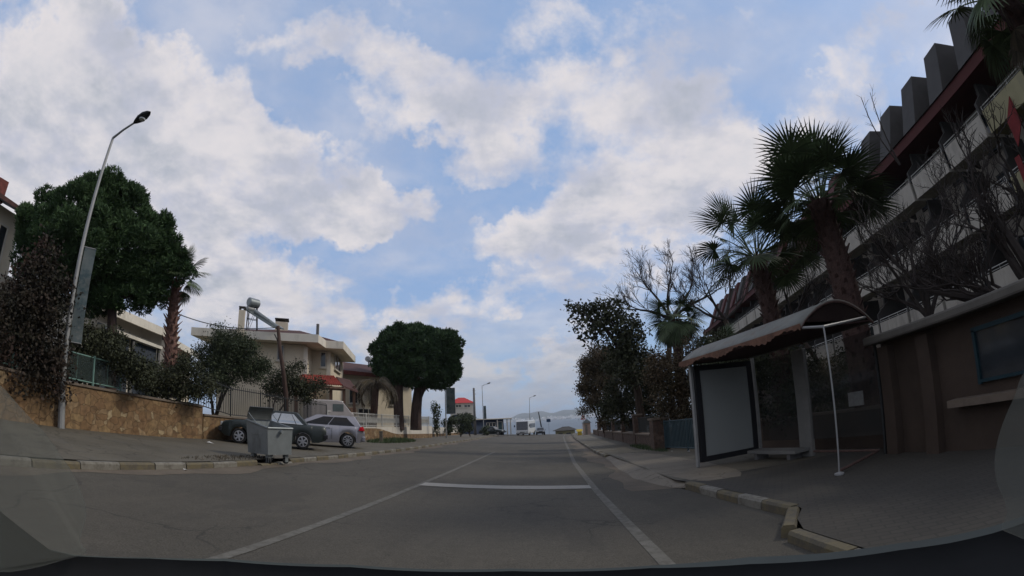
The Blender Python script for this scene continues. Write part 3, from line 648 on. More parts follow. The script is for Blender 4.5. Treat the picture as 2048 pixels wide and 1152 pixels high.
# ------------------------------------------------------------------ trees on the left
def pine1():
    b = Vector((-14.6, 11.6, 1.6)); t = thing('pine_tree', 'big spreading dark green pine behind the mesh fence and lamp', 'tree', b)
    mb = MB(); top = AR(225, 600, 18); limb(mb, b, top, .24, .17, .05, 10)
    for (px, py, r) in ((120, 520, 18), (300, 520, 18.5), (180, 430, 17), (230, 450, 20), (90, 450, 18.5), (330, 560, 18)): limb(mb, top, AR(px, py, r), .12, .04, .1)
    mb.build('trunk', m_barkr, t)
    L_ = [(105, 480, 17.8, 1.15), (150, 415, 17.5, 1.1), (215, 405, 17.8, 1.1), (255, 430, 18.4, 1.15), (290, 480, 18.2, 1.1), (325, 515, 18.4, .95), (345, 545, 18, .7), (90, 540, 18.5, 1.2), (160, 500, 17.5, 1.6), (225, 520, 18, 1.7), (290, 555, 18.2, 1.15), (140, 575, 18.5, 1.1), (200, 585, 18.6, 1.1), (70, 455, 18.8, .9), (100, 420, 18.8, .8), (255, 590, 18, .7), (175, 382, 18, .65), (230, 385, 18.3, .55), (310, 585, 18, .45), (352, 520, 18.3, .55), (60, 480, 18.4, .7), (270, 400, 18.3, .5), (318, 455, 18.3, .6)]
    lobes = [(AR(px, py, r), (q, q, q * .85)) for (px, py, r, q) in L_]
    tufts('foliage', lump(lobes, 16, .33, 4, .4), 34000, .125, m_pine, t, shell=.75, per=8, thick=.26, up=.9)
pine1()
def stone_pine():
    b = AR(800, 848, 41.5); b.z = .8; t = thing('stone_pine', 'round umbrella shaped stone pine with two thick trunks behind the white railing', 'tree', b)
    mb = MB(); A = AR(797, 770, 41.5); limb(mb, AR(799, 860, 41.5), A, .44, .40, .04, 10)
    B0 = AR(832, 860, 42.5); B1 = AR(838, 775, 42.5); limb(mb, B0, B1, .52, .40, .03, 10); limb(mb, B1 - Vector((0, 0, 1)), AR(868, 745, 42), .22, .14, .1); limb(mb, B1, AR(820, 730, 42.5), .3, .2, .1)
    limb(mb, B1 - Vector((.3, 0, .5)), AR(858, 770, 42), .16, .1, .1); limb(mb, A, AR(775, 730, 41), .25, .15, .1); limb(mb, A, AR(815, 720, 41), .3, .2, .1)
    mb.build('trunk', m_barkr, t)
    k = 42 / 950.; L_ = [(835, 708, 62, 46), (788, 720, 42, 34), (880, 708, 40, 40), (800, 688, 42, 34), (850, 682, 50, 30), (893, 735, 28, 28), (770, 700, 26, 26), (835, 748, 60, 26), (890, 690, 30, 28), (790, 752, 30, 18), (878, 762, 30, 16), (905, 745, 16, 18), (765, 735, 18, 18), (825, 668, 36, 18)]
    lobes = [(AR(px, py, 42 + random.uniform(-.8, .8)), (rx * k, rx * k, rz * k)) for (px, py, rx, rz) in L_]
    tufts('foliage', lump(lobes, 18, .24, 5, .3, .9), 24000, .24, m_pine2, t, shell=.8, per=6, thick=.34, up=.5)
stone_pine()
fan_palm('palm with shaggy red brown trunk and few fronds beside the big pine', AR(345, 728, 18.6) - Vector((0, 0, 1.2)), AR(352, 562, 18.6), .30, .17, 15, .9, .78, m_palmtrl, m_frond, stubs=110, seed=21, droopdead=0, elr=(.25, 1.4), stub_len=.26, span=70)
def bush(name, label, cat, base, lobes, n, sx, sy, m, shell=.55, clump=0, cs=.25, trunk=.06, group=None, jitter=.8, stems=3, trunkm=None):
    b = Vector(base); t = thing(name, label, cat, b, group=group); mb = MB()
    for i in range(stems):
        c = Vector(lobes[i % len(lobes)][0]); limb(mb, b + Vector((random.uniform(-.1, .1), random.uniform(-.1, .1), -.1)), c, trunk, trunk * .4, .08, 6)
    mb.build('trunk', trunkm or m_bark, t)
    crown('foliage', lump(lobes, 9, .4, n, .3, .8), int(n * 2.6), sx * .62, sy * .62, m, t, shell=shell, clump=clump, cs=cs, jitter=jitter); return t
def LB(items, r):                                  # lobes from bearings: (px, py, rx_px, rz_px[, range])
    out = []
    for it in items:
        rr_ = it[4] if len(it) > 4 else r; p = AR(it[0], it[1], rr_); k = (p - CAM).length / FOC; out.append((p, (it[2] * k, it[2] * k, it[3] * k)))
    return out
bush('bougainvillea', 'dark reddish bougainvillea mass at the left edge behind the stone wall', 'bush', (-13.6, 5.6, 1.75), LB([(20, 640, 55, 50), (70, 590, 40, 55), (20, 690, 60, 60), (90, 700, 50, 50), (80, 530, 28, 40), (110, 610, 34, 60), (-30, 660, 60, 60), (30, 755, 70, 30), (110, 745, 40, 30)], 14.3), 12000, .16, .12, m_red, clump=8, cs=.35)
bush('shrub', 'dark hedge shrub behind the mesh fence under the pine', 'bush', (-13.6, 9.6, 1.75), LB([(170, 690, 40, 35), (215, 700, 40, 30), (150, 740, 40, 25), (260, 735, 30, 25), (285, 755, 30, 20)], 16), 7000, .13, .10, m_dark, clump=8, cs=.3)
bush('shrub', 'low green shrub at the foot of the shaggy palm', 'bush', (-13.5, 13, 1.5), LB([(330, 760, 35, 25), (370, 745, 30, 22), (400, 775, 30, 20), (300, 775, 25, 15), (360, 780, 35, 15)], 18), 4500, .13, .10, m_dark, clump=8, cs=.3)
bush('olive_tree', 'bushy grey green olive tree in front of the cream house', 'tree', (-14.6, 18.0, 1.3), LB([(455, 700, 52, 34), (420, 725, 34, 34), (490, 725, 42, 34), (450, 745, 50, 28), (510, 740, 22, 22), (400, 745, 18, 20), (470, 685, 30, 20), (440, 765, 30, 14)], 22.5), 11000, .17, .08, m_olive, clump=6, cs=.3, shell=.5, trunk=.08)
bush('fruit_tree', 'small loose leafed tree in front of the tiled porch', 'tree', (-13.3, 20.8, 1.2), LB([(560, 762, 28, 16), (590, 768, 28, 16), (540, 780, 18, 12), (610, 780, 26, 18), (575, 742, 18, 9), (596, 735, 12, 8), (640, 770, 18, 10), (560, 790, 26, 10), (610, 795, 18, 8)], 26), 3000, .19, .12, m_dark, clump=5, cs=.35, shell=.2, trunk=.06)
# ------------------------------------------------------------------ houses
def on_wall(px, py, A, B):
    """where a bearing meets the vertical plane through A,B: (distance along, z)"""
    v = ray(px, py); n = Vector((B.y - A.y, A.x - B.x, 0)); t = n.dot(A - CAM) / n.dot(v); p = CAM + v * t
    return (p - A).dot(Vector((B.x - A.x, B.y - A.y, 0)).normalized()), p.z
def window(parent, A, B, s0, s1, z0, z1, fm=None, gm=None, name='window', frame=.07, sill=True, mull=0, shutter=None):
    u = Vector((B.x - A.x, B.y - A.y, 0)).normalized(); n = Vector((u.y, -u.x, 0)); A0 = Vector((A.x, A.y, 0))
    if n.dot(Vector((CAM.x, CAM.y, 0)) - A0) < 0: n = -n
    P3 = lambda s, z, o: A0 + u * s + n * o + Vector((0, 0, z)); ang = math.atan2(u.y, u.x)
    mb = MB(); w_, h_ = s1 - s0, z1 - z0
    for (c, d) in (((s0 + s1) / 2, z0 + frame / 2), ((s0 + s1) / 2, z1 - frame / 2)): mb.box(P3(c, d, .04), (w_, .1, frame), ang)
    for c in [s0 + frame / 2, s1 - frame / 2] + [s0 + w_ * (i + 1) / (mull + 1) for i in range(mull)]: mb.box(P3(c, (z0 + z1) / 2, .038), (frame * .9, .096, h_ - 2 * frame), ang)
    f = mb.build(name, fm or m_white, parent)
    g = MB().box(P3((s0 + s1) / 2, (z0 + z1) / 2, .012), (w_ - .04, .03, h_ - .04), ang).build('pane', gm or m_glass, parent); g.parent = f
    if sill:
        q = MB().box(P3((s0 + s1) / 2, z0 - .045, .07), (w_ + .16, .2, .07), ang).build('sill', m_white, parent); q.parent = f
    return f
def walls(mb, poly, z0, z1):
    mb.prism([(p.x, p.y, z0) for p in poly], (0, 0, z1 - z0))
ZE = 7.05
def main_house():
    A, B, Cc, Dd, Ee = [AZ(px, py, ZE) for px, py in ((383, 654), (637, 669), (652, 681), (687, 683), (711, 713))]
    u = (B - A).normalized(); n = Vector((u.y, -u.x, 0)); w_ = (Ee - Dd).normalized(); wn = Vector((w_.y, -w_.x, 0))
    A2 = A + (Ee - Dd) * 1.15
    base = Vector((-16, 28, 1.0)); t = thing('house', 'two storey cream house with wide flat eaves and solar tank on the roof', 'house', base)
    poly = [A, B, Cc, Dd, Ee, A2 + (Ee - A2) * .0]
    poly[5] = A2
    # fascia ring and soffit slab
    mb = MB(); walls(mb, poly, ZE - .52, ZE); mb.build('eaves', m_fascia, t)
    # walls (set back under the eaves)
    i = 1.15
    A_, B_ = A + u * i * 1.5 - n * i, B - u * .9 - n * i
    C_ = B_ + w_ * 2.4; D_ = C_ + u * 1.35; E_ = Ee - w_ * 1.1 - wn * .9; F_ = A_ + (E_ - D_) * 1.1 + w_ * 2
    E_ = D_ + w_ * (Ee - Dd).length * .86
    wp = [A_, B_, C_, D_, E_, F_]; mb = MB(); walls(mb, wp, .6, ZE - .55); mb.build('wall', m_cream, t)
    # tiled hip roof
    c = sum((Vector(p) for p in poly), Vector()) / 6; rp = [p + (c - p) * .10 for p in poly]; rr = [p + (c - p) * .8 for p in poly]
    vs = [(p.x, p.y, ZE + .02) for p in rp] + [(p.x, p.y, ZE + .75) for p in rr]
    MB().add(vs, [(k, (k + 1) % 6, (k + 1) % 6 + 6, k + 6) for k in range(6)] + [tuple(range(6, 12))]).build('roof', m_tiled, t)
    # windows by bearing
    def wn_(x0, x1, y0, y1, P, Q, **k):
        s0, za = on_wall(x0, y1, P, Q); s1, zb = on_wall(x1, y0, P, Q); window(t, P, Q, min(s0, s1), max(s0, s1), min(za, zb), max(za, zb), **k)
    wn_(553, 569, 690, 721, A_, B_); wn_(425, 452, 690, 715, A_, B_, mull=1)
    wn_(598, 606, 700, 722, A_, B_, sill=False) if False else None
    wn_(640, 653, 704, 735, C_, D_)
    wn_(668, 680, 708, 738, D_, E_, mull=1)
    # pilasters and a drain pipe
    for P, Q, x in ((A_, B_, 611), (C_, D_, 657)):
        s, _ = on_wall(x, 720, P, Q); uu = (Q - P).normalized(); q = P + uu * s + Vector((uu.y, -uu.x, 0)) * .04
        MB().box((q.x, q.y, 3.7), (.28, .12, 5.3), math.atan2(uu.y, uu.x)).build('pilaster', m_fascia, t)
    # chimneys
    def chim(px, py0, py1, wpx, r, capped=True, kind='chimney'):
        p0, p1 = AR(px, py0, r), AR(px, py1, r); w2 = wpx * r / FOC * 1.02
        ch = MB().box((p0.x, p0.y, (ZE + p1.z) / 2 - .3), (w2, w2, p1.z - ZE + .6), .5).build('chimney', m_cream, t)
        mb = MB()
        for sx in (-1, 1):
            for sy in (-1, 1):
                q = Matrix.Rotation(.5, 3, 'Z') @ Vector((sx * w2 * .38, sy * w2 * .38, 0)); mb.box((p0.x + q.x, p0.y + q.y, p1.z + .09), (.1, .1, .18), .5)
        mb.box((p0.x, p0.y, p1.z + .21), (w2 * 1.1, w2 * 1.1, .07), .5)
        c_ = mb.build('chimney_cap', m_hoteld, t); c_.parent = ch
    chim(482, 655, 621, 12, 31.5); chim(563, 662, 646, 25, 34); 
    p = AR(635, 669, 32.5); MB().tube([p - Vector((0, 0, .3)), p + Vector((0, 0, .72))], .11, 8).build('vent_pipe', m_concp, t)
    p = AR(651, 680, 34); 
    return A_, B_, t
HA, HB, HT = main_house()
def solar():
    r = 32; b = AR(503, 650, r); b.z = ZE + .3; t = thing('solar_water_heater', 'solar water heater with two tanks on a steel stand on the cream house roof', 'water heater', b)
    def tank(px, py, rad, ln, m):
        c = AR(px, py, r); d = Vector((.5, -.85, -.1)).normalized(); d = Vector((-.35, -.93, 0)).normalized()
        M_ = MB().tube([c - d * ln * .5, c - d * ln * .44, c + d * ln * .44, c + d * ln * .5], [rad * .8, rad, rad, rad * .8], 16); return M_.build('tank', m, t, smooth='auto')
    tank(507, 606, .31, .85, m_galv); tank(501, 618, .18, .6, m_galvp)
    mb = MB(); f = [AR(493, 650, r), AR(514, 650, r), AR(497, 648, r + .9), AR(516, 650, r + .9)]; g = [AR(496, 612, r), AR(513, 616, r), AR(499, 612, r + .9), AR(515, 616, r + .9)]
    for p, q in zip(f, g): p.z = ZE + .1; mb.tube([p, q], .03, 5)
    for i_, j_ in ((0, 1), (2, 3), (0, 2), (1, 3)): mb.tube([g[i_], g[j_]], .025, 4); mb.tube([f[i_] * .5 + g[i_] * .5, f[j_] * .5 + g[j_] * .5], .02, 4); mb.tube([f[i_], g[j_]], .018, 4)
    mb.build('stand', m_iron, t)
    a, b2 = AR(500, 622, r), AR(556, 657, r - 1); d = (b2 - a).normalized(); s = Vector((-.35, -.93, 0)).normalized()
    MB().prism([a - s * .5, a + s * .5, b2 + s * .5, b2 - s * .5], (0, 0, .09)).build('collector_panel', m_glassl, t)
    MB().tube([AR(510, 622, r - .3), AR(556, 655, r - 1)], .13, 8).build('pipe', m_galv, t)
solar()
def porch():
    b = AR(640, 800, 26); b.z = 1.0; t = thing('porch', 'tiled porch with red clay roof and dark timber posts beside the cream house', 'porch', b)
    P0, P1, P2, P3_ = AR(588, 764, 29.5), AR(686, 770, 31), AR(668, 752, 33), AR(604, 749, 31.8)
    rows = []; nx, ny = 84, 6
    for j in range(ny + 1):
        f = j / ny; a = P0.lerp(P3_, f); c = P1.lerp(P2, f); rows.append([a.lerp(c, k / nx) + Vector((0, 0, .055 * abs(math.sin(k * math.pi / 4)) - .03 * (j % 2))) for k in range(nx + 1)])
    o = MB().grid(rows).build('roof', m_tileb, t); md = o.modifiers.new('s', 'SOLIDIFY'); md.thickness = .07
    # eastern wing of the roof falls away, in darker tiles
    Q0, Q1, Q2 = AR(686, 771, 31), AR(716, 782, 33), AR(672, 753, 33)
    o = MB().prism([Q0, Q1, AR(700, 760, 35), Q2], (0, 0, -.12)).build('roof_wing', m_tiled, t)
    for px, r in ((592, 29.9), (630, 30.5), (662, 31.1), (688, 31.5), (708, 32.8)):
        q = AR(px, 775, r); MB().box((q.x, q.y, (1 + q.z + .1) / 2), (.2, .2, q.z - .9), .4).build('post', m_wood, t)
    a, c = AR(590, 768, 29.7), AR(690, 775, 31.2); MB().tube([a - Vector((0, 0, .1)), c - Vector((0, 0, .1))], .12, 4).build('beam', m_wood, t)
    q0, q1 = AR(655, 790, 32), AR(712, 795, 34); MB().prism([(q0.x, q0.y, .9), (q1.x, q1.y, .9), (q1.x, q1.y, 2.5), (q0.x, q0.y, 2.5)], (-.1, .2, 0)).build('timber_screen', m_wood, t)
porch()
def utility_pole(label, pts, r0, m, arms=(), group=None):
    b = Vector(pts[0]); t = thing('utility_pole', label, 'pole', b, group=group)
    MB().tube(pts, [r0 * (1 - .3 * i / max(1, len(pts) - 1)) for i in range(len(pts))], 8).build('pole', m, t, smooth=True)
    for a in arms: MB().tube(a, .03, 5).build('bracket', m_iron, t)
    return t
up = [AR(px, py, 25) for px, py in ((573, 838), (572, 790), (567, 745), (560, 700), (556, 652))]; up[0].z = 1.2
utility_pole('crooked brown wooden pole standing in front of the cream house', up, .135, m_wood2, [[AR(551, 657, 25), AR(562, 656, 25)], [AR(549, 668, 25), AR(559, 690, 25)]])
def cable(label, pts, r=.02):
    o = MB().tube(pts, r, 5); q = o.build('overhead_cable', m_black, base=pts[0]); tag(q, label, 'cable')
a, c = AR(298, 603, 21), AR(556, 655, 25)
cable('black overhead cable sagging from the big pine to the crooked wooden pole', [a.lerp(c, k / 16) - Vector((0, 0, .45 * math.sin(math.pi * k / 16))) for k in range(17)], .022)

# neighbouring house behind the porch
def house2():
    r = 43; b = AR(725, 840, r); b.z = .6; t = thing('house', 'brown roofed pale house behind the porch, half hidden by palm fronds', 'house', b)
    P, Q = AR(694, 742, r), AR(775, 750, r + 3); u = Vector((Q.x - P.x, Q.y - P.y, 0)).normalized(); n = Vector((-u.y, u.x, 0)); L_ = 8
    P0, P1 = Vector((P.x, P.y, 0)) - u * 1.0, Vector((P.x, P.y, 0)) + u * L_
    zt = AR(700, 745, r).z
    mb = MB(); mb.prism([(P0.x, P0.y, .4), (P1.x, P1.y, .4), (P1.x + n.x * 7, P1.y + n.y * 7, .4), (P0.x + n.x * 7, P0.y + n.y * 7, .4)], (0, 0, zt - .4)).build('wall', m_cream, t)
    e0, e1 = P0 - u * .7 - n * .8, P1 + u * .7 - n * .8; zr = AR(700, 727, r + 1).z
    MB().add([(e0.x, e0.y, zt), (e1.x, e1.y, zt), (e1.x + n.x * 4.2, e1.y + n.y * 4.2, zr + .5), (e0.x + n.x * 4.2, e0.y + n.y * 4.2, zr + .5), (e1.x + n.x * 9, e1.y + n.y * 9, zt), (e0.x + n.x * 9, e0.y + n.y * 9, zt)], [(0, 1, 2, 3), (3, 2, 4, 5), (0, 3, 5), (1, 4, 2), (0, 5, 4, 1)]).build('roof', m_tiled, t)
    MB().box(Vector((e0.x, e0.y, zt - .1)) + u * (L_ / 2 + 1.2), (L_ + 2, .1, .35), math.atan2(u.y, u.x)).build('fascia', m_tile, t)
    for s in (1.2, 3.6, 6): window(t, P0, P1, s, s + 1, 3.2, 4.6, gm=m_glass); 
    window(t, P0, P1, 2.2, 4.0, .9, 2.8, gm=m_glass, name='patio_door', mull=2, sill=False)
    q = AR(737, 728, r + 2); tk = thing('solar_water_heater', 'tiny solar tank standing on the brown roofed house', 'water heater', q - Vector((0, 0, .3)))
    MB().tube([q + Vector((0, -.25, .45)), q + Vector((0, .5, .45))], .27, 10).build('tank', m_galvp, tk); MB().tube([q - Vector((0, 0, .3)), q + Vector((0, 0, .3))], .05, 5).build('stand', m_iron, tk)
    MB().prism([q + Vector((.1, -.6, .3)), q + Vector((.1, .6, .3)), q + Vector((1.5, .6, -.4)), q + Vector((1.5, -.6, -.4))], (0, 0, .08)).build('collector_panel', m_glassl, tk)
house2()
# row houses behind the big pine
def row_house(label, r, x0, x1, yt, yb, seed, mw=None):
    P, Q = AR(x0, (yt[0]), r[0]), AR(x1, yt[1], r[1]); zt = (P.z + Q.z) / 2; P.z = Q.z = 0
    u = (Q - P).normalized(); n = Vector((-u.y, u.x, 0));  L_ = (Q - P).length
    b = Vector(((P.x + Q.x) / 2, (P.y + Q.y) / 2, 1.6)); t = thing('row_house', label, 'house', b)
    if n.dot(P - Vector((CAM.x, CAM.y, 0))) < 0: n = -n
    MB().prism([(p.x, p.y, 1.2) for p in (P, Q, Q + n * 7, P + n * 7)], (0, 0, zt - 1.2)).build('wall', mw or m_cream, t)
    e = [P - u * .6 - n * .9, Q + u * .6 - n * .9, Q + u * .6 + n * 3.5, P - u * .6 + n * 3.5]
    MB().add([(e[0].x, e[0].y, zt - .3), (e[1].x, e[1].y, zt - .3), (e[2].x, e[2].y, zt + 1.1), (e[3].x, e[3].y, zt + 1.1), (e[0].x, e[0].y, zt - .1), (e[1].x, e[1].y, zt - .1), (e[2].x, e[2].y, zt + 1.3), (e[3].x, e[3].y, zt + 1.3)], [(3, 2, 1, 0), (4, 5, 6, 7), (0, 1, 5, 4), (1, 2, 6, 5), (2, 3, 7, 6), (3, 0, 4, 7)]).build('roof', m_tiled, t)
    m1 = e[0] + (e[1] - e[0]) * .5; MB().box((m1.x, m1.y, zt - .28), (L_ + 1.2, .12, .5), math.atan2(u.y, u.x)).build('fascia', m_fascia, t)
    k = max(1, int(L_ / 3.2))
    for i in range(k):
        s = L_ * (i + .5) / k
        window(t, P, Q, s - .7, s + .7, zt - 2.4, zt - .9, gm=m_glassl, mull=1)
        c = P + u * s - n * .6; ba = MB().box((c.x, c.y, zt - 2.75), (2.6, 1.1, .14), math.atan2(u.y, u.x)).build('balcony', m_fascia, t)
        mb = MB(); cc_ = c - n * .52
        for j in range(13): q = cc_ + u * (-1.25 + j * 2.5 / 12); mb.tube([(q.x, q.y, zt - 2.7), (q.x, q.y, zt - 1.85)], .014, 4)
        mb.tube([(cc_ - u * 1.27 + Vector((0, 0, zt - 1.83))), (cc_ + u * 1.27 + Vector((0, 0, zt - 1.83)))], .025, 4)
        rl = mb.build('railing', m_ironw, t); rl.parent = ba
        window(t, P, Q, s - .8, s + .8, zt - 5.0, zt - 3.2, gm=m_glass, name='window', sill=False)
    return t
row_house('white balconied row house under the big pine', (27, 34), 165, 325, (585, 668), None, 1, m_white)
row_house('last pale row house seen past the shaggy palm trunk', (40, 46), 338, 382, (682, 705), None, 2)
def shed():
    b = AR(290, 760, 22); b.z = 1.6; t = thing('carport', 'dark carport with blue grey curtain behind the hedge', 'carport', b)
    P, Q = AR(205, 690, 20.5), AR(325, 697, 24.5); zt = AR(265, 676, 22).z; u = (Vector((Q.x, Q.y, 0)) - Vector((P.x, P.y, 0))).normalized(); n = Vector((-u.y, u.x, 0)); n = n if n.x < 0 else -n
    p0, p1 = Vector((P.x, P.y, 0)), Vector((Q.x, Q.y, 0))
    MB().prism([(p.x, p.y, zt) for p in (p0, p1, p1 + n * 3, p0 + n * 3)], (0, 0, .14)).build('roof', m_fascia, t)
    for f in (0, .5, 1): q = p0.lerp(p1, f) ; q = q + n * .15 - u * .1 * (f * 2 - 1); MB().box((q.x, q.y, (zt + 1.4) / 2 - .002), (.14, .14, zt - 1.4)).build('post', m_concp, t)
    m_ct = mat('blue_grey_curtain', (.045, .055, .07), var=.25, scale=3, stretch=(3, 3, .3))
    for f0, f1 in ((.03, .47), (.53, .97)):
        a, c = p0.lerp(p1, f0) + n * .25, p0.lerp(p1, f1) + n * .25
        MB().prism([(a.x, a.y, 1.9), (c.x, c.y, 1.9), (c.x, c.y, zt - .02), (a.x, a.y, zt - .02)], n * .04).build('curtain', m_ct, t)
shed()
def left_house():
    b = Vector((-19, 5, 1.7)); t = thing('house', 'cream house with red chimney cut by the left edge of the picture', 'house', b)
    P, Q = AR(-60, 400, 19), AR(45, 428, 20.5); zt = AR(20, 420, 20).z; P.z = Q.z = 0; u = (Q - P).normalized(); n = Vector((-u.y, u.x, 0)); n = n if n.x < 0 else -n
    MB().prism([(p.x, p.y, 1.4) for p in (P, Q, Q + n * 6, P + n * 6)], (0, 0, zt - 1.4)).build('wall', m_cream, t)
    zr = AR(30, 405, 19).z
    e = [P - u * .6 - n * .8, Q + u * .5 - n * .8, Q + u * .5 + n * 3.4, P - u * .6 + n * 3.4]
    MB().add([(*e[0].xy, zt - .1), (*e[1].xy, zt - .1), (*e[2].xy, zt + 1.4), (*e[3].xy, zt + 1.4), (*e[0].xy, zt + .06), (*e[1].xy, zt + .06), (*e[2].xy, zt + 1.56), (*e[3].xy, zt + 1.56)], [(3, 2, 1, 0), (4, 5, 6, 7), (0, 1, 5, 4), (1, 2, 6, 5), (2, 3, 7, 6), (3, 0, 4, 7)]).build('roof', m_tiled, t)
    q = P.lerp(Q, .72) + n * 1.2; MB().box((q.x, q.y, zt + .9), (.4, .5, .9)).build('chimney', m_tile, t)
    c = P.lerp(Q, .55) - n * .6; MB().box((c.x, c.y, zt - 3.0), ((Q - P).length * .8, 1.2, .9), math.atan2(u.y, u.x)).build('balcony', m_fascia, t)
    L_ = (Q - P).length; window(t, P, Q, L_ * .45, L_ * .8, zt - 2.4, zt - .6, gm=m_glass, mull=1, sill=False)
left_house()
# brown drooping palm between porch and stone pine
random.seed(3)
def feather_palm():
    r = 36.5; b = AR(745, 845, r); b.z = .9; h = AR(752, 768, r); t = thing('palm_tree', 'brownish feather palm with drooping dead fronds beside the stone pine', 'palm tree', b)
    MB().tube([b, h], [.3, .26], 10).build('trunk', m_palmtr, t)
    for k in range(26):
        a = k * 2.4; e = random.uniform(-.2, .95); p = Vector(h); hd = Vector((math.cos(a), math.sin(a), 0)); pts = [p.copy()]
        for i in range(8): p = p + (hd * math.cos(e) + Vector((0, 0, math.sin(e)))) * .30; e -= .30; pts.append(p.copy())
        mb = MB().tube(pts, [.03 - .003 * i for i in range(9)], 4)
        for i in range(1, 9):
            for j in range(4):
                q = pts[i - 1].lerp(pts[i], j / 4)
                for sg in (-1, 1):
                    s = Vector((-hd.y, hd.x, 0)) * sg; d = (s * .55 + Vector((0, 0, -.75)) + hd * .25).normalized() * random.uniform(.38, .6); w_ = hd * .022
                    mb.add([q - w_, q + w_, q + d + w_ * .3, q + d - w_ * .3], [(0, 1, 2, 3)])
        mb.build('frond' if k % 3 else 'dead_frond', m_dry if k % 3 != 1 else m_brown, t)
feather_palm()

# ------------------------------------------------------------------ vehicles
def car(label, loc, fwd, S, group=None, name='parked_car', cat='car', tiltx=0):
    x_, y_ = fwd; ang = math.atan2(y_, x_)
    t = thing(name, label, cat, loc, ang, group, world=False); t.rotation_euler = (S.get('roll', 0), S.get('pitch', 0), ang)
    L_, W, pt = S['L'], S['W'], S['paint']; hL = L_ / 2; xf, xr, rw = S['xf'], S['xr'], S['rw']; ra = rw + .055
    xs = sorted(set(list(np.linspace(-hL, hL, 56)) + [xw + ra * math.cos(a) for xw in (xf, xr) for a in np.linspace(0, math.pi, 13)] + [xw + s * (ra + .001) for xw in (xf, xr) for s in (-1, 1)]))
    tx, tz = zip(*S['top']); wx, ww = zip(*S['wid']); bx_, bz = zip(*S['bot'])
    rows = []
    for x in xs:
        top = float(np.interp(x, tx, tz)); hw = W / 2 * float(np.interp(x, wx, ww)); zb = float(np.interp(x, bx_, bz))
        for xw in (xf, xr):
            if abs(x - xw) <= ra: zb = max(zb, rw + math.sqrt(max(0, ra * ra - (x - xw) ** 2)))
        f = lambda q: zb + (top - zb) * q
        half = [(0, zb + .02), (hw * .80, zb + .02), (hw * .975, zb), (hw * .995, f(.22)), (hw, f(.5)), (hw * .985, f(.72)), (hw * .95, f(.9)), (hw * .88, top), (hw * .45, top + .018), (0, top + .024)]
        rows.append([(x, y, z) for y, z in half] + [(x, -y, z) for y, z in half[::-1][1:-1]])
    n = len(rows[0]); vs = [p for r in rows for p in r]
    fs = [(i * n + j, (i + 1) * n + j, (i + 1) * n + (j + 1) % n, i * n + (j + 1) % n) for i in range(len(rows) - 1) for j in range(n)] + [tuple(range(n)), tuple((len(rows) - 1) * n + j for j in range(n))[::-1]]
    body = MB().add(vs, fs); 
    # cabin
    b0, r0, r1, b1 = S['cab']; zb_, zr = S['belt'], S['roof']; g0, g1 = W / 2 * .885, W / 2 * .70
    cr = []
    K = 9
    for i in range(K + 1):                         # sections up the cabin
        q = i / K; qq = math.sin(q * math.pi / 2) ** .9 if q < 1 else 1
        z = zb_ - .04 + (zr - zb_ + .04) * q; k = q ** 1.15
        cr.append((b0 + (r0 - b0) * k, b1 + (r1 - b1) * k, g0 + (g1 - g0) * q ** 1.4, z))
    ring = []
    for (xa, xb, g, z) in cr: ring.append([(xa, -g * .9, z), (xa, g * .9, z), (xa - .06, g, z), (xb + .06, g, z), (xb, g * .9, z), (xb, -g * .9, z), (xb + .06, -g, z), (xa - .06, -g, z)])
    vs = [p for r in ring for p in r]; m_ = 8
    fs = [(i * m_ + j, i * m_ + (j + 1) % m_, (i + 1) * m_ + (j + 1) % m_, (i + 1) * m_ + j) for i in range(K) for j in range(m_)]
    top = len(vs); vs += [(r0 - .12, 0, zr + .035), (r1 + .12, 0, zr + .035)]; o = K * m_
    fs += [(o, top, o + 1), (o + 1, top, o + 2), (o + 2, top, top + 1, o + 3), (o + 3, top + 1, o + 4), (o + 4, top + 1, o + 5), (o + 5, top + 1, o + 6), (o + 6, top + 1, top, o + 7), (o + 7, top, o)]
    body.add(vs, fs); body.build('body', pt, t, smooth='auto')
    def cabpt(fx, q, sd, off=.012):                # point on the cabin side, fx 0..1 along, q 0..1 up
        k = q ** 1.15; xa, xb = b0 + (r0 - b0) * k, b1 + (r1 - b1) * k; g = g0 + (g1 - g0) * q ** 1.4
        return (xa - .06 + (xb + .12 - xa) * fx, sd * (g + off), zb_ - .04 + (zr - zb_ + .04) * q)
    gm = S.get('glass', m_carglass)
    for sd in (-1, 1):
        for (f0, f1, f2, f3) in S['panes']:        # bottom from f0 to f1, top from f3 to f2
            nn = 6; pts = [[cabpt(f0 + (f3 - f0) * j / nn + ((f1 + (f2 - f1) * j / nn) - (f0 + (f3 - f0) * j / nn)) * i / 4, .12 + .76 * j / nn, sd) for i in range(5)] for j in range(nn + 1)]
            MB().grid(pts).build('side_window', gm, t)
            if S.get('trim'): MB().tube([cabpt(f0, .145, sd, .02), cabpt(f1, .145, sd, .02)], .012, 5).build('window_trim', m_chrome, t)
    for nm, xa, xb, s in (('windscreen', b0, r0, 1), ('rear_window', b1, r1, -1)):
        pts = []
        for j in range(6):
            q = .12 + .74 * j / 5; k = q ** 1.15; x = xa + (xb - xa) * k + s * .012; g = (g0 + (g1 - g0) * q ** 1.4) * .84; pts.append([(x, -g, zb_ - .04 + (zr - zb_ + .04) * q), (x, g, zb_ - .04 + (zr - zb_ + .04) * q)])
        MB().grid(pts).build(nm, S.get('glass', m_carglass), t)
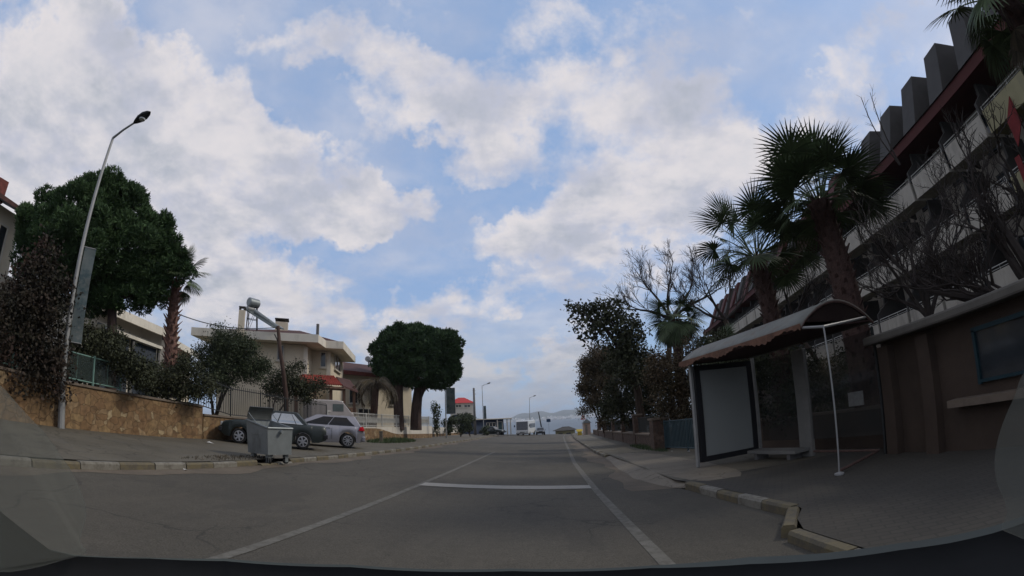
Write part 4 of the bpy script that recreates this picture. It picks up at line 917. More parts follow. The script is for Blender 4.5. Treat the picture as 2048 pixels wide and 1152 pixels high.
    for xw in (xf, xr):
        for sd in (-1, 1):
            y = sd * (W / 2 - .115); wh = MB().lathe([(rw * .6, -.09), (rw * .94, -.1), (rw, -.07), (rw, .07), (rw * .94, .1), (rw * .66, .1)], (xw, y, rw), 26, 'Y').build('wheel', m_rub, t, smooth='auto')
            mb = MB().lathe([(rw * .70, .0), (rw * .70, .104), (rw * .64, .112), (rw * .6, .103)], (xw, y, rw), 26, 'Y', cap=False) if sd > 0 else MB().lathe([(rw * .6, -.103), (rw * .64, -.112), (rw * .70, -.104), (rw * .70, 0)], (xw, y, rw), 26, 'Y', cap=False)
            ns = S.get('spokes', 5)
            for k in range(ns):
                a = 2 * math.pi * k / ns + .3; u_, v_ = Vector((math.cos(a), 0, math.sin(a))), Vector((-math.sin(a), 0, math.cos(a))); c = Vector((xw, y + sd * .112, rw))
                wa, wb = rw * S.get('spw', .14), rw * S.get('spw', .14) * .6
                mb.prism([c - v_ * wa * .6 + u_ * .03, c + v_ * wa * .6 + u_ * .03, c + u_ * rw * .62 + v_ * wb, c + u_ * rw * .62 - v_ * wb], (0, sd * .02, 0))
            mb.lathe([(rw * .16, -.145 if sd < 0 else .05), (rw * .16, -.05 if sd < 0 else .145)], (xw, y, rw), 12, 'Y')
            rm = mb.build('rim', m_alloy, t); rm.parent = wh
            wl = MB().lathe([(ra * .985, -.2), (ra * .985, .02)], (xw, sd * (W / 2 - .12), rw), 20, 'Y') if False else None
    # lamps, bumpers, mirrors, handles
    S['extra'](t, S, W, hL)
    return t
m_carglass = mat('car_glass', (.02, .022, .024), rough=.06, var=.1, spec=.8)
m_tint = mat('tinted_car_glass', (.006, .006, .007), rough=.1, var=.1, spec=.35)
def paint(name, c, metal=.3, rough=.3):
    m = mat(name, c, rough=rough, metal=metal, var=.08, scale=2, spec=.5); b = nodes(m)[2]; b.inputs['Coat Weight'].default_value = .5; b.inputs['Coat Roughness'].default_value = .12; patch(m, tuple(q * .8 + .01 for q in c), 2.5, .5, .8, amt=.6); return m
pt_green = paint('dark_green_paint', (.008, .015, .013), .0, .5); nodes(pt_green)[2].inputs['Coat Weight'].default_value = .15; pt_silver = paint('silver_paint', (.30, .29, .31), .55, .35); pt_white = paint('white_bus_paint', (.6, .6, .58), 0, .4); pt_grey = paint('grey_car_paint', (.12, .125, .13), .3, .35)
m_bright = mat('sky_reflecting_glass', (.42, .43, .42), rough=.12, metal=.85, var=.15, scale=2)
def ex_sedan(t, S, W, hL):
    MB().box((hL - .02, 0, .50), (.16, W * .96, .17)).build('front_bumper', m_black, t, bevel=.03); MB().box((-hL + .02, 0, .52), (.16, W * .96, .17)).build('rear_bumper', m_black, t, bevel=.03)
    MB().box((hL - .03, 0, .70), (.05, .7, .13)).build('grille', m_black, t)
    for s in (-1, 1):
        MB().box((hL - .045, s * (W / 2 - .3), .70), (.08, .34, .14)).build('headlight', m_lamp, t, bevel=.015)
        MB().box((-hL + .05, s * (W / 2 - .32), .76), (.06, .34, .15)).build('tail_light', m_redl, t)
        MB().box((.62, s * (W / 2 + .06), .95), (.14, .16, .11)).build('wing_mirror', m_black, t, bevel=.02)
        for x in (.12, -.72): MB().box((x, s * (W / 2 - .015), .80), (.15, .03, .03)).build('door_handle', m_black, t)
        MB().box((.05, s * (W / 2 + .0), .56), (2.0, .03, .05)).build('rub_strip', m_black, t)
        for x in (.60, -.30): MB().box((x, s * (W / 2 - .012), .60), (.012, .03, .5)).build('door_seam', m_black, t)
def ex_hatch(t, S, W, hL):
    MB().box((-hL + .06, 0, .42), (.16, W * .93, .26)).build('rear_bumper', pt_silver, t, bevel=.05)
    for s in (-1, 1):
        MB().add([(-hL + .02, s * (W / 2 - .34), .80), (-hL + .30, s * (W / 2 - .015), .80), (-hL + .24, s * (W / 2 - .03), .98), (-hL + .06, s * (W / 2 - .34), .98), (-hL + .10, s * (W / 2 - .34), .80), (-hL + .36, s * (W / 2 - .12), .80), (-hL + .3, s * (W / 2 - .14), .98), (-hL + .14, s * (W / 2 - .34), .98), ( -hL + .03, s * (W / 2 - .08), .80), (-hL + .08, s * (W / 2 - .1), .98)],
                 [(0, 8, 9, 3), (8, 1, 2, 9), (4, 5, 6, 7), (0, 4, 5, 1, 8), (3, 9, 2, 6, 7)]).build('tail_light', m_redl, t)
        MB().box((hL - .14, s * (W / 2 - .28), .68), (.2, .34, .15)).build('headlight', m_lamp, t, bevel=.03)
        MB().box((.72, s * (W / 2 + .07), 1.0), (.16, .18, .13)).build('wing_mirror', pt_silver, t, bevel=.03)
        MB().box((-.38, s * (W / 2 - .012), .86), (.19, .035, .035)).build('door_handle', pt_silver, t)
        MB().box((.2, s * (W / 2 - .004), .40), (1.2, .03, .035)).build('sill_trim', m_chrome, t)
        for x in (.72, -.55): MB().box((x, s * (W / 2 - .010), .62), (.012, .03, .5)).build('door_seam', m_black, t)
    MB().box((-1.55, 0, 1.40), (.34, 1.05, .035)).build('roof_spoiler', pt_silver, t, bevel=.01)
sedan = dict(L=4.15, W=1.64, paint=pt_green, xf=1.30, xr=-1.17, rw=.29, belt=.90, roof=1.36, trim=1,
    top=[(-2.08, .80), (-2.04, .90), (-1.2, .93), (.8, .92), (1.5, .88), (1.95, .80), (2.05, .68), (2.08, .58)], wid=[(-2.08, .88), (-1.9, .97), (0, 1), (1.7, .98), (2.08, .86)], bot=[(-2.08, .40), (-1.8, .28), (0, .2), (1.8, .25), (2.08, .38)],
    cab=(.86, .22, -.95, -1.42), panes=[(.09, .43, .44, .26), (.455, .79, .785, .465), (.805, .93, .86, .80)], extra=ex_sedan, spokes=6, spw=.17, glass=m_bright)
hatch = dict(L=4.15, W=1.76, paint=pt_silver, xf=1.28, xr=-1.28, rw=.325, belt=.98, roof=1.42, glass=m_tint,
    top=[(-2.07, .70), (-2.02, .92), (-1.9, 1.0), (.9, .98), (1.5, .90), (1.95, .74), (2.07, .55)], wid=[(-2.07, .82), (-1.75, .97), (0, 1), (1.6, .97), (2.07, .78)], bot=[(-2.07, .35), (-1.8, .24), (0, .2), (1.8, .22), (2.07, .30)],
    cab=(1.10, .18, -1.62, -1.92), panes=[(.07, .47, .475, .22), (.485, .92, .80, .49)], extra=ex_hatch, spokes=9, spw=.09)
fw = Vector((-.886, -.465))
def gp(x, y, dz=0): return Vector((x, y, gz(x, y) + dz))
c1 = Vector((-8.94, 16.35)) + fw * 1.17 + Vector((-.465, .886)) * .72
sedan['pitch'] = -.045; hatch['pitch'] = -.045
c2 = Vector((-8.71, 20.18)) + fw * 1.28 + Vector((-.465, .886)) * .78
car('dark green old sedan parked nose to the stone wall behind the dumpster', gp(c1.x, c1.y), fw, sedan)
car('silver three door hatchback parked with its red tail light to the road', gp(c2.x, c2.y), fw, hatch)
pt_van = paint('dusty_van_paint', (.34, .31, .30), 0, .6)
def van():
    r = 29.7; P, Q = AR(618, 822, r), AR(694, 822, r + .8); d = (Q - P); d.z = 0; L_ = d.length; u = d.normalized(); b = (P + Q) / 2; b.z = 1.15
    t = thing('parked_van', 'white van parked in the garden behind the iron fence', 'van', b, math.atan2(u.y, u.x), world=False); hL = L_ / 2 + .15
    h = AR(650, 801, r + .6).z - b.z; rows = []
    prof = [(-hL, .35), (-hL, h * .93), (-hL + .15, h), (hL - 1.1, h), (hL - .75, h * .97), (hL - .2, h * .58), (hL, h * .5), (hL, .35)]
    MB().prism([(x, -.85, z) for x, z in prof], (0, 1.7, 0)).build('body', pt_van, t, bevel=.06)
    for s in (-1, 1):
        MB().box((hL - 1.05, s * .852, h * .72), (.7, .02, h * .27)).build('side_window', m_glassl, t)
        for x in (-hL + .8, hL - .8): MB().lathe([(.3, -.09), (.3, .09)], (x, s * .78, .3), 20, 'Y').build('wheel', m_rub, t)
    MB().add([(hL - .73, -.75, h * .95), (hL - .73, .75, h * .95), (hL - .17, .8, h * .6), (hL - .17, -.8, h * .6)], [(0, 1, 2, 3)]).build('windscreen', m_glassl, t).location = (.012, 0, .01)
van()
def minibus():
    p = Vector((-3.2, 88.5, 0)); p.z = base_z(p.x, p.y) + .01; t = thing('minibus', 'white minibus with big dark windscreen coming up the road', 'minibus', p, -math.pi / 2 - .17, world=False)
    L_, W, H = 6.8, 2.3, 2.75; hL = L_ / 2
    prof = [(-hL, .35), (-hL, H - .15), (-hL + .2, H), (hL - .5, H), (hL - .22, H - .1), (hL - .02, 1.0), (hL, .9), (hL, .35)]
    MB().prism([(x, -W / 2, z) for x, z in prof], (0, W, 0)).build('body', pt_white, t, bevel=.1)
    MB().add([(hL - .19, -W * .44, H - .2), (hL - .19, W * .44, H - .2), (hL + .005, W * .44, 1.05), (hL + .005, -W * .44, 1.05)], [(0, 1, 2, 3)]).build('windscreen', m_carglass, t).location = (.02, 0, .01)
    for s in (-1, 1):
        for i in range(4): MB().box((-hL + 1 + i * 1.35, s * (W / 2 + .004), 1.75), (1.15, .02, .8)).build('side_window', m_carglass, t)
        for x in (-hL + 1.2, hL - 1.2): MB().lathe([(.2, -.12), (.36, -.12), (.36, .12), (.2, .12)], (x, s * (W / 2 - .1), .36), 20, 'Y').build('wheel', m_rub, t)
        MB().box((hL + .01, s * .78, .68), (.05, .3, .18)).build('headlight', m_lamp, t); MB().box((hL - .1, s * (W / 2 + .22), 1.8), (.12, .16, .4)).build('wing_mirror', m_black, t)
    MB().box((hL + .01, 0, .42), (.12, W * .96, .2)).build('bumper', m_concp, t); MB().box((hL + .01, 0, .66), (.04, .9, .12)).build('grille', m_black, t)
minibus()
p = AR(1358, 830, 23); t = thing('notice_board', 'small white notice board behind the blue green gate', 'sign', (p.x, p.y, gz(p.x, p.y))); MB().box(p, (.32, .04, .5), .3).build('board', pt_white, t); MB().tube([(p.x, p.y + .05, gz(p.x, p.y)), p + Vector((0, .05, 0))], .03, 6).build('post', m_iron, t)
small = dict(L=4.0, W=1.68, paint=pt_grey, xf=1.25, xr=-1.25, rw=.3, belt=.92, roof=1.42, top=sedan['top'], wid=sedan['wid'], bot=sedan['bot'], cab=(.9, .3, -1.2, -1.7), panes=[(.1, .47, .47, .3), (.49, .88, .82, .49)], extra=ex_sedan)
small['top'] = [(-2.0, .8), (-1.9, .95), (.9, .93), (1.6, .86), (2, .6)]; small['wid'] = [(-2, .9), (0, 1), (2, .86)]; small['bot'] = [(-2, .4), (0, .2), (2, .38)]
car('small grey car driving up the road beside the minibus', Vector((-.6, 92, base_z(-.6, 92) + .01)), (.03, -1), small, name='car')

small2 = dict(small); small2['paint'] = pt_green; q = AR(985, 862, 76); car('dark car parked in front of the blue kiosk', Vector((q.x, q.y, gz(q.x, q.y))), (.95, -.3), small2)
# ------------------------------------------------------------------ dumpster
def dumpster():
    a, bdir = Vector((-.93, .37, 0)), Vector((.37, .93, 0)); Nn = Vector((-7.02, 10.9, 0)); z0 = base_z(-7.0, 10.95) + .02
    W1, W2 = 1.05, .86; c = Nn + a * W1 / 2 + bdir * W2 / 2; t = thing('dumpster', 'dented grey galvanised dumpster with its lid open at the kerb', 'dumpster', Vector((c.x, c.y, z0)), math.atan2(a.y, a.x), world=False)
    # local x along a, y = -bdir side check
    sy = 1 if Matrix.Rotation(math.atan2(a.y, a.x), 3, 'Z') @ Vector((0, 1, 0)) @ bdir > 0 else -1
    hx, hy, zb, zt = W1 / 2, W2 / 2, .26, 1.16; mb = MB(); tf = .83
    tf = .93; bt = [(-hx * tf, -hy * tf, zb), (hx * tf, -hy * tf, zb), (hx * tf, hy * tf, zb), (-hx * tf, hy * tf, zb)]; zl = zt - .19; tp = [(-hx, -hy, zl), (hx, -hy, zt), (hx, hy, zt), (-hx, hy, zl)]
    ins = [(x * .94, y * .94, z) for x, y, z in tp]; inb = [(x * .92, y * .92, z + .05) for x, y, z in bt]
    v = bt + tp + ins + inb; f = [(0, 3, 2, 1)]
    for i in range(4): j = (i + 1) % 4; f += [(i, j, j + 4, i + 4), (i + 4, j + 4, j + 8, i + 8), (i + 8, j + 8, j + 12, i + 12)]
    f.append((12, 13, 14, 15)); mb.add(v, f)
    me = mb.build('bin_body', m_galv, t)
    mb = MB()
    rim = [Vector(p) for p in tp]; 
    for i in range(4): mb.tube([rim[i], rim[(i + 1) % 4]], .03, 6)
    mb.build('rim', m_galv, t)
    for s in (-1, 1):                              # pressed stiffening ribs and lifting trunnions
        MB().box((s * hx * .93, 0, .78), (.05, W2 * .5, .05)).build('rib', m_galv, t); MB().box((0, s * hy * .94, .80), (W1 * .52, .05, .05)).build('rib', m_galv, t)
        MB().lathe([(.05, -.12), (.05, .12)], (s * (hx * .97), 0, .88), 10, 'X').build('trunnion', m_galv, t)
    for sx in (-1, 1):
        for s2 in (-1, 1):
            x, y = sx * hx * .68, s2 * hy * .68; MB().box((x, y, .215), (.13, .11, .09)).build('castor_fork', m_galv, t); MB().box((x + .045, y, .13), (.012, .1, .16)).build('castor_fork', m_galv, t); MB().box((x - .045, y, .13), (.012, .1, .16)).build('castor_fork', m_galv, t)
            MB().lathe([(.095, -.03), (.095, .03)], (x, y, .095), 14, 'Y' if s2 > 0 else 'X').build('castor_wheel', m_rub, t)
    # sheet lid hinged on the high rear edge, swung up
    o = MB().grid([[(hx - .04 - .14 * q + .05 * math.sin(q * 3.1), y, zt + .02 + .36 * q) for y in np.linspace(-hy * .98, hy * .98, 6)] for q in np.linspace(0, 1, 7)]).build('lid', m_iron2, t); md = o.modifiers.new('s', 'SOLIDIFY'); md.thickness = .025
    for s in (-1, 1): MB().tube([(0, s * hy * .96, zt - .09), (hx - .1, s * hy * .96, zt + .2)], .012, 5).build('lid_arm', m_galv, t)
m_iron2 = mat('dull_dark_steel', (.075, .08, .078), rough=.55, metal=.2, var=.3, scale=4, bump=.2)
dumpster()
def bollard():
    p = gp(-10.3, 29.4); t = thing('bollard', 'short pale stone bollard post on the left pavement beside the weeds', 'bollard', p)
    MB().box(p + Vector((0, 0, .33)), (.22, .22, .66), .3).build('shaft', m_conc, t, bevel=.015); MB().box(p + Vector((0, 0, .70)), (.26, .26, .1), .3).build('cap', m_conc, t, bevel=.02); MB().box(p + Vector((0, 0, .05)), (.34, .34, .12), .3).build('foot', m_conc, t, bevel=.02)
bollard()
def grass(name, label, cx, cy, rx_, ry_, n, h, m, kind='stuff'):
    vs = []; 
    for i in range(n):
        a = random.uniform(0, 6.28); q = math.sqrt(random.random()); x = cx + rx_ * q * math.cos(a); y = cy + ry_ * q * math.sin(a); z = gz(x, y) - .01
        d = Vector((random.gauss(0, .35), random.gauss(0, .35), 1)).normalized() * h * random.uniform(.4, 1.1) * (1.1 - q * .6); s = Vector((random.gauss(0, 1), random.gauss(0, 1), 0)).normalized() * .014; p = Vector((x, y, z))
        vs += [p - s, p + s, p + d + s * .2, p + d - s * .2]
    o = np_mesh(name, np.array([tuple(v) for v in vs]), np.arange(len(vs)).reshape(-1, 4), m, base=(cx, cy, gz(cx, cy))); tag(o, label, 'grass', kind=kind)
m_weed = mat('weeds', (.05, .075, .03), var=.3, scale=4, island=.4)
grass('weeds', 'patch of green weeds at the foot of the garden wall', -10.4, 32.3, 1.1, 4.4, 2600, .42, m_weed)
grass('weeds', 'thin dry weeds behind the left kerb beside the dumpster', -7.7, 10.2, .4, 2.0, 500, .10, m_dry)
grass('weeds', 'thin weeds along the foot of the right garden wall', 4.9, 23, .35, 4, 900, .25, m_weed)
def litter(px, py, label, s):
    p = G(px, py); mb = MB(); rr_ = random.Random(px)
    vs = [(p.x + s * rr_.uniform(-1, 1), p.y + s * rr_.uniform(-1, 1), p.z + .004 + abs(rr_.gauss(0, s * .35))) for _ in range(8)]
    mb.add(vs, [(0, 1, 2), (2, 3, 4), (1, 2, 4, 5), (4, 5, 6), (6, 7, 0)]); tag(mb.build('litter', m_litter, base=tuple(p)), label, 'litter', 'bits of litter')
litter(418, 887, 'crumpled pale rubbish on the left pavement in front of the sedan nose', .16); litter(372, 941, 'small white scrap in the gutter beside the left kerb', .07)
litter(350, 870, 'white scrap of paper by the foot of the stone wall', .08); litter(1377, 905, 'white rubbish on the ground beside the bus shelter panel', .09); litter(1345, 903, 'small white scrap at the foot of the brick pillar', .06)

# ------------------------------------------------------------------ distance, left to right
def stem_plant(name, label, cat, px, r, ytop, wpx, n, m, seed, kx=1, group=None, stems=3):
    b = AR(px, 865, r); b.z = gz(b.x, b.y); k = r / FOC; top = AR(px, ytop, r); random.seed(seed)
    t = thing(name, label, cat, b, group=group); mb = MB(); L_ = []
    for i in range(stems):
        q = top + Vector((random.uniform(-.5, .5) * wpx * k, 0, -random.uniform(.1, .5) * (top.z - b.z))); limb(mb, b, q, .05, .02, .08, 5); L_.append(((b + (q - b) * .45), (wpx * k * .3, wpx * k * .3, (top.z - b.z) * .2))); L_.append((q, (wpx * k * .36, wpx * k * .36, (top.z - b.z) * .22)))
    L_.append((b + (top - b) * .75, (wpx * k * .4, wpx * k * .4, (top.z - b.z) * .25)))
    mb.build('stem', m_bark, t); crown('foliage', L_, n, .26, .12, m, t, shell=.3, jitter=1); return t
stem_plant('oleander', 'tall thin leafed oleander left of the street banner', 'shrub', 874, 55, 806, 24, 900, m_olive, 4, stems=2)
stem_plant('oleander', 'dense oleander at the foot of the banner pole', 'shrub', 893, 56, 836, 30, 1300, m_olive, 5, stems=3)
stem_plant('oleander', 'dark oleander between the banner and the red roofed house', 'shrub', 921, 60, 826, 34, 1500, m_olive, 6, group=None)
stem_plant('oleander', 'rounded oleander in front of the far utility pole', 'shrub', 940, 62, 828, 32, 1400, m_olive, 7)
stem_plant('shrub', 'low shrub at the end of the far white wall', 'shrub', 973, 74, 850, 22, 450, m_olive, 8)
def banner_lamp(label, px, ybase, ytop, r, bz, bw, head, r0):
    b = AR(px, ybase, r); b.z = gz(b.x, b.y) - .05; j = AR(px - 4, ytop, r); j2 = AR(head[0], head[1], r)
    return lamp(label, b, j, j2, (AR(px, bz[1], r).z, AR(px, bz[0], r).z, bw, (1, .05, 0)), r0)
banner_lamp('street lamp pole with wide faded banner in front of the stone pine', 893, 876, 715, 50, (776, 828), .95, (905, 706), .07)
banner_lamp('slim far street lamp with narrow banner beside the kiosk', 968, 866, 772, 78, (812, 838), .42, (974, 768), .08)
b = AR(1058, 845, 100); b.z = -2.3; lamp('farthest street lamp behind the minibus', b, AR(1059, 796, 100), AR(1066, 793, 100), None, .084)
p0, p1 = AR(950, 856, 76), AR(947.5, 776, 76); p0.z = gz(p0.x, p0.y) - .1
utility_pole('dark upright utility pole with insulators beside the red roofed house', [p0, p1], .22, m_concp, [[AR(945, 781, 76), AR(951, 781, 76)], [AR(946, 788, 76), AR(952, 788, 76)]])
p0, p1 = AR(1085, 856, 104), AR(1077, 824, 104); utility_pole('leaning dark pole behind the small grey car', [p0 - Vector((0, 0, 1.5)), p1], .16, m_iron)
def red_house():
    r = 92; b = AR(930, 862, r); b.z = -1.2; t = thing('house', 'far cream house with bright red hipped roof', 'house', b); k = r / FOC
    P, Q = AR(900, 806, r), AR(946, 806, r); P.z = Q.z = 0; zt = AR(930, 806, r).z; u = (Q - P).normalized(); n = Vector((-u.y, u.x, 0)); L_ = (Q - P).length
    MB().prism([(p.x, p.y, -2) for p in (P, Q, Q + n * 5, P + n * 5)], (0, 0, zt + 2)).build('wall', m_white, t)
    e = [P - u * .4 - n * .4, Q + u * .4 - n * .4, Q + u * .4 + n * 5.4, P - u * .4 + n * 5.4]; zr = AR(925, 797, r).z; a, c = (e[0] + e[3]) / 2 + u * 2.0, (e[1] + e[2]) / 2 - u * 2.0
    MB().add([(*q.xy, zt) for q in e] + [(a.x, a.y, zr + .3), (c.x, c.y, zr + .3)], [(0, 1, 5, 4), (1, 2, 5), (2, 3, 4, 5), (3, 0, 4), (3, 2, 1, 0)]).build('roof', m_redroof, t)
    for x0, x1 in ((911, 923), (928, 941)):
        s0, z0 = on_wall(x0, 815, P, Q); s1, z1 = on_wall(x1, 809, P, Q); window(t, P, Q, s0, s1, z0, z1 , mull=1, frame=.1)
    for x0, x1 in ((905, 917), (930, 941)):
        s0, z0 = on_wall(x0, 838, P, Q); s1, z1 = on_wall(x1, 828, P, Q); window(t, P, Q, s0, s1, z0, z1, frame=.1)
red_house()
def kiosk():
    r = 84; P, Q = AR(950, 838, r), AR(1022, 838, r + 6); P.z = Q.z = 0; u = (Q - P).normalized(); n = Vector((-u.y, u.x, 0)); g = -1.1; zt = AR(985, 837, r).z
    t = thing('kiosk', 'long low dark blue kiosk with pale flat roof edge beside the sea', 'kiosk', ((P.x + Q.x) / 2, (P.y + Q.y) / 2, g)); L_ = (Q - P).length
    MB().prism([(p.x, p.y, g - .4) for p in (P + n * .6, Q + n * .6 - u * 1.4, Q + n * 4 - u * 1.4, P + n * 4)], (0, 0, zt - g + .2)).build('wall', m_bluew, t)
    MB().prism([(p.x, p.y, zt - .22) for p in (P - u * .3, Q + u * .2, Q + n * 4.4 + u * .2, P + n * 4.4 - u * .3)], (0, 0, .1)).build('roof', m_bluew, t)
    MB().prism([(p.x, p.y, zt - .11) for p in (P - u * .35 - n * .05, Q + u * .25 - n * .05, Q + n * 4.5 + u * .25, P + n * 4.5 - u * .35)], (0, 0, .14)).build('roof_edge', m_white, t)
    A_ = P + n * .6; B_ = Q + n * .6 - u * 1.4
    window(t, A_, B_, L_ * .66, L_ * .80, g + .2, zt - .6, gm=m_teal, name='door', sill=False); window(t, A_, B_, L_ * .35, L_ * .6, g + .8, zt - .7, gm=m_glass, sill=False, mull=2)
    for s in (.62, .9, 1): q = P + u * L_ * s + n * .2; MB().box((q.x, q.y, (g + zt) / 2 - .2), (.2, .2, zt - g - .1)).build('post', m_white, t)
kiosk()
def small_sign(name, label, cat, px, py, r, w_, h_, m, shape='rect', polem=m_galvp):
    c = AR(px, py, r); g = min(gz(c.x, c.y), c.z - 1) - (.0 if r < 95 else 1); t = thing(name, label, cat, (c.x, c.y, g)); MB().tube([(c.x, c.y + .06, g), (c.x, c.y + .06, c.z + h_ * .4)], .035, 6).build('pole', polem, t)
    if shape == 'rect': MB().box(c, (w_, .04, h_)).build('sign_plate', m, t)
    else:
        tri = lambda q, o: [(c.x - w_ / 2 * q, c.y + o, c.z - h_ * .42 * q), (c.x + w_ / 2 * q, c.y + o, c.z - h_ * .42 * q), (c.x, c.y + o, c.z + h_ * .58 * q)]
        MB().prism(tri(1, 0), (0, .02, 0)).build('sign_plate', m_redl, t); MB().prism(tri(.7, -.006), (0, .004, 0)).build('sign_face', m_white, t)
    return t
small_sign('direction_sign', 'small dark blue road sign on a thin pole before the sea', 'sign', 1097, 841, 100, .85, .65, m_blue)
small_sign('warning_sign', 'triangular warning sign beside the bushes on the right', 'sign', 1166, 835, 68, .75, .68, m_redl, 'tri')
def hut():
    r = 74; c = AR(1173, 853, r); g = base_z(c.x, c.y); t = thing('hut', 'tiny pale hut with grey pitched roof at the end of the bushes', 'hut', (c.x, c.y, g))
    MB().box((c.x, c.y, (g + c.z + .55) / 2 - .1), (1.1, 1.2, c.z + .55 - g + .2)).build('wall', mat('pink_plaster', (.42, .31, .25)), t); z = c.z + .55
    MB().prism([(c.x - .75, c.y - .8, z), (c.x + .75, c.y - .8, z), (c.x, c.y - .8, z + .65)], (0, 1.6, 0)).build('roof', m_galv, t)
    MB().box((c.x - .1, c.y - .62, g + .9), (.35, .05, 1.5)).build('door', m_soffit, t)
hut()
def yellow():
    r = 72; c = AR(1159, 862, r); g = base_z(c.x, c.y); t = thing('grit_bin', 'small yellow container on the kerb beside the tiny hut', 'container', (c.x, c.y, g))
    MB().box((c.x, c.y, g + .35), (.6, .6, .7)).build('bin_body', m_yel, t, bevel=.04); MB().prism([(c.x - .45, c.y - .35, g + .71), (c.x + .45, c.y - .35, g + .71), (c.x + .45, c.y + .2, g + .98), (c.x - .45, c.y + .2, g + .98)], (0, .1, .05)).build('lid', m_yel, t)
yellow()
def low_roof():
    r = 118; P, Q = AR(1106, 864, r), AR(1156, 862, r); zt = AR(1130, 861, r).z; za = AR(1130, 853.5, r).z; u = Vector((1, .05, 0)); L_ = (Q - P).length; P.z = 0; b = (P.x + L_ / 2, P.y, zt - 3)
    t = thing('low_building', 'low building with dark spreading roof in front of the sea', 'building', b)
    MB().prism([(P.x + .7, P.y + .5, zt - 4), (P.x + L_ - .7, P.y + .5, zt - 4), (P.x + L_ - .7, P.y + 5, zt - 4), (P.x + .7, P.y + 5, zt - 4)], (0, 0, 4)).build('wall', mat('olive_plaster', (.22, .20, .11)), t)
    e = [(P.x, P.y, zt), (P.x + L_, P.y, zt), (P.x + L_, P.y + 6, zt), (P.x, P.y + 6, zt)]; MB().add(e + [(P.x + L_ * .42, P.y + 3, za), (P.x + L_ * .68, P.y + 3, za)], [(0, 1, 5, 4), (1, 2, 5), (2, 3, 4, 5), (3, 0, 4), (3, 2, 1, 0)]).build('roof', m_hoteld, t)
    for f in (.3, .62): MB().box((P.x + L_ * f, P.y + .48, zt - .9), (1.1, .06, .6)).build('window', m_glass, t)
low_roof()
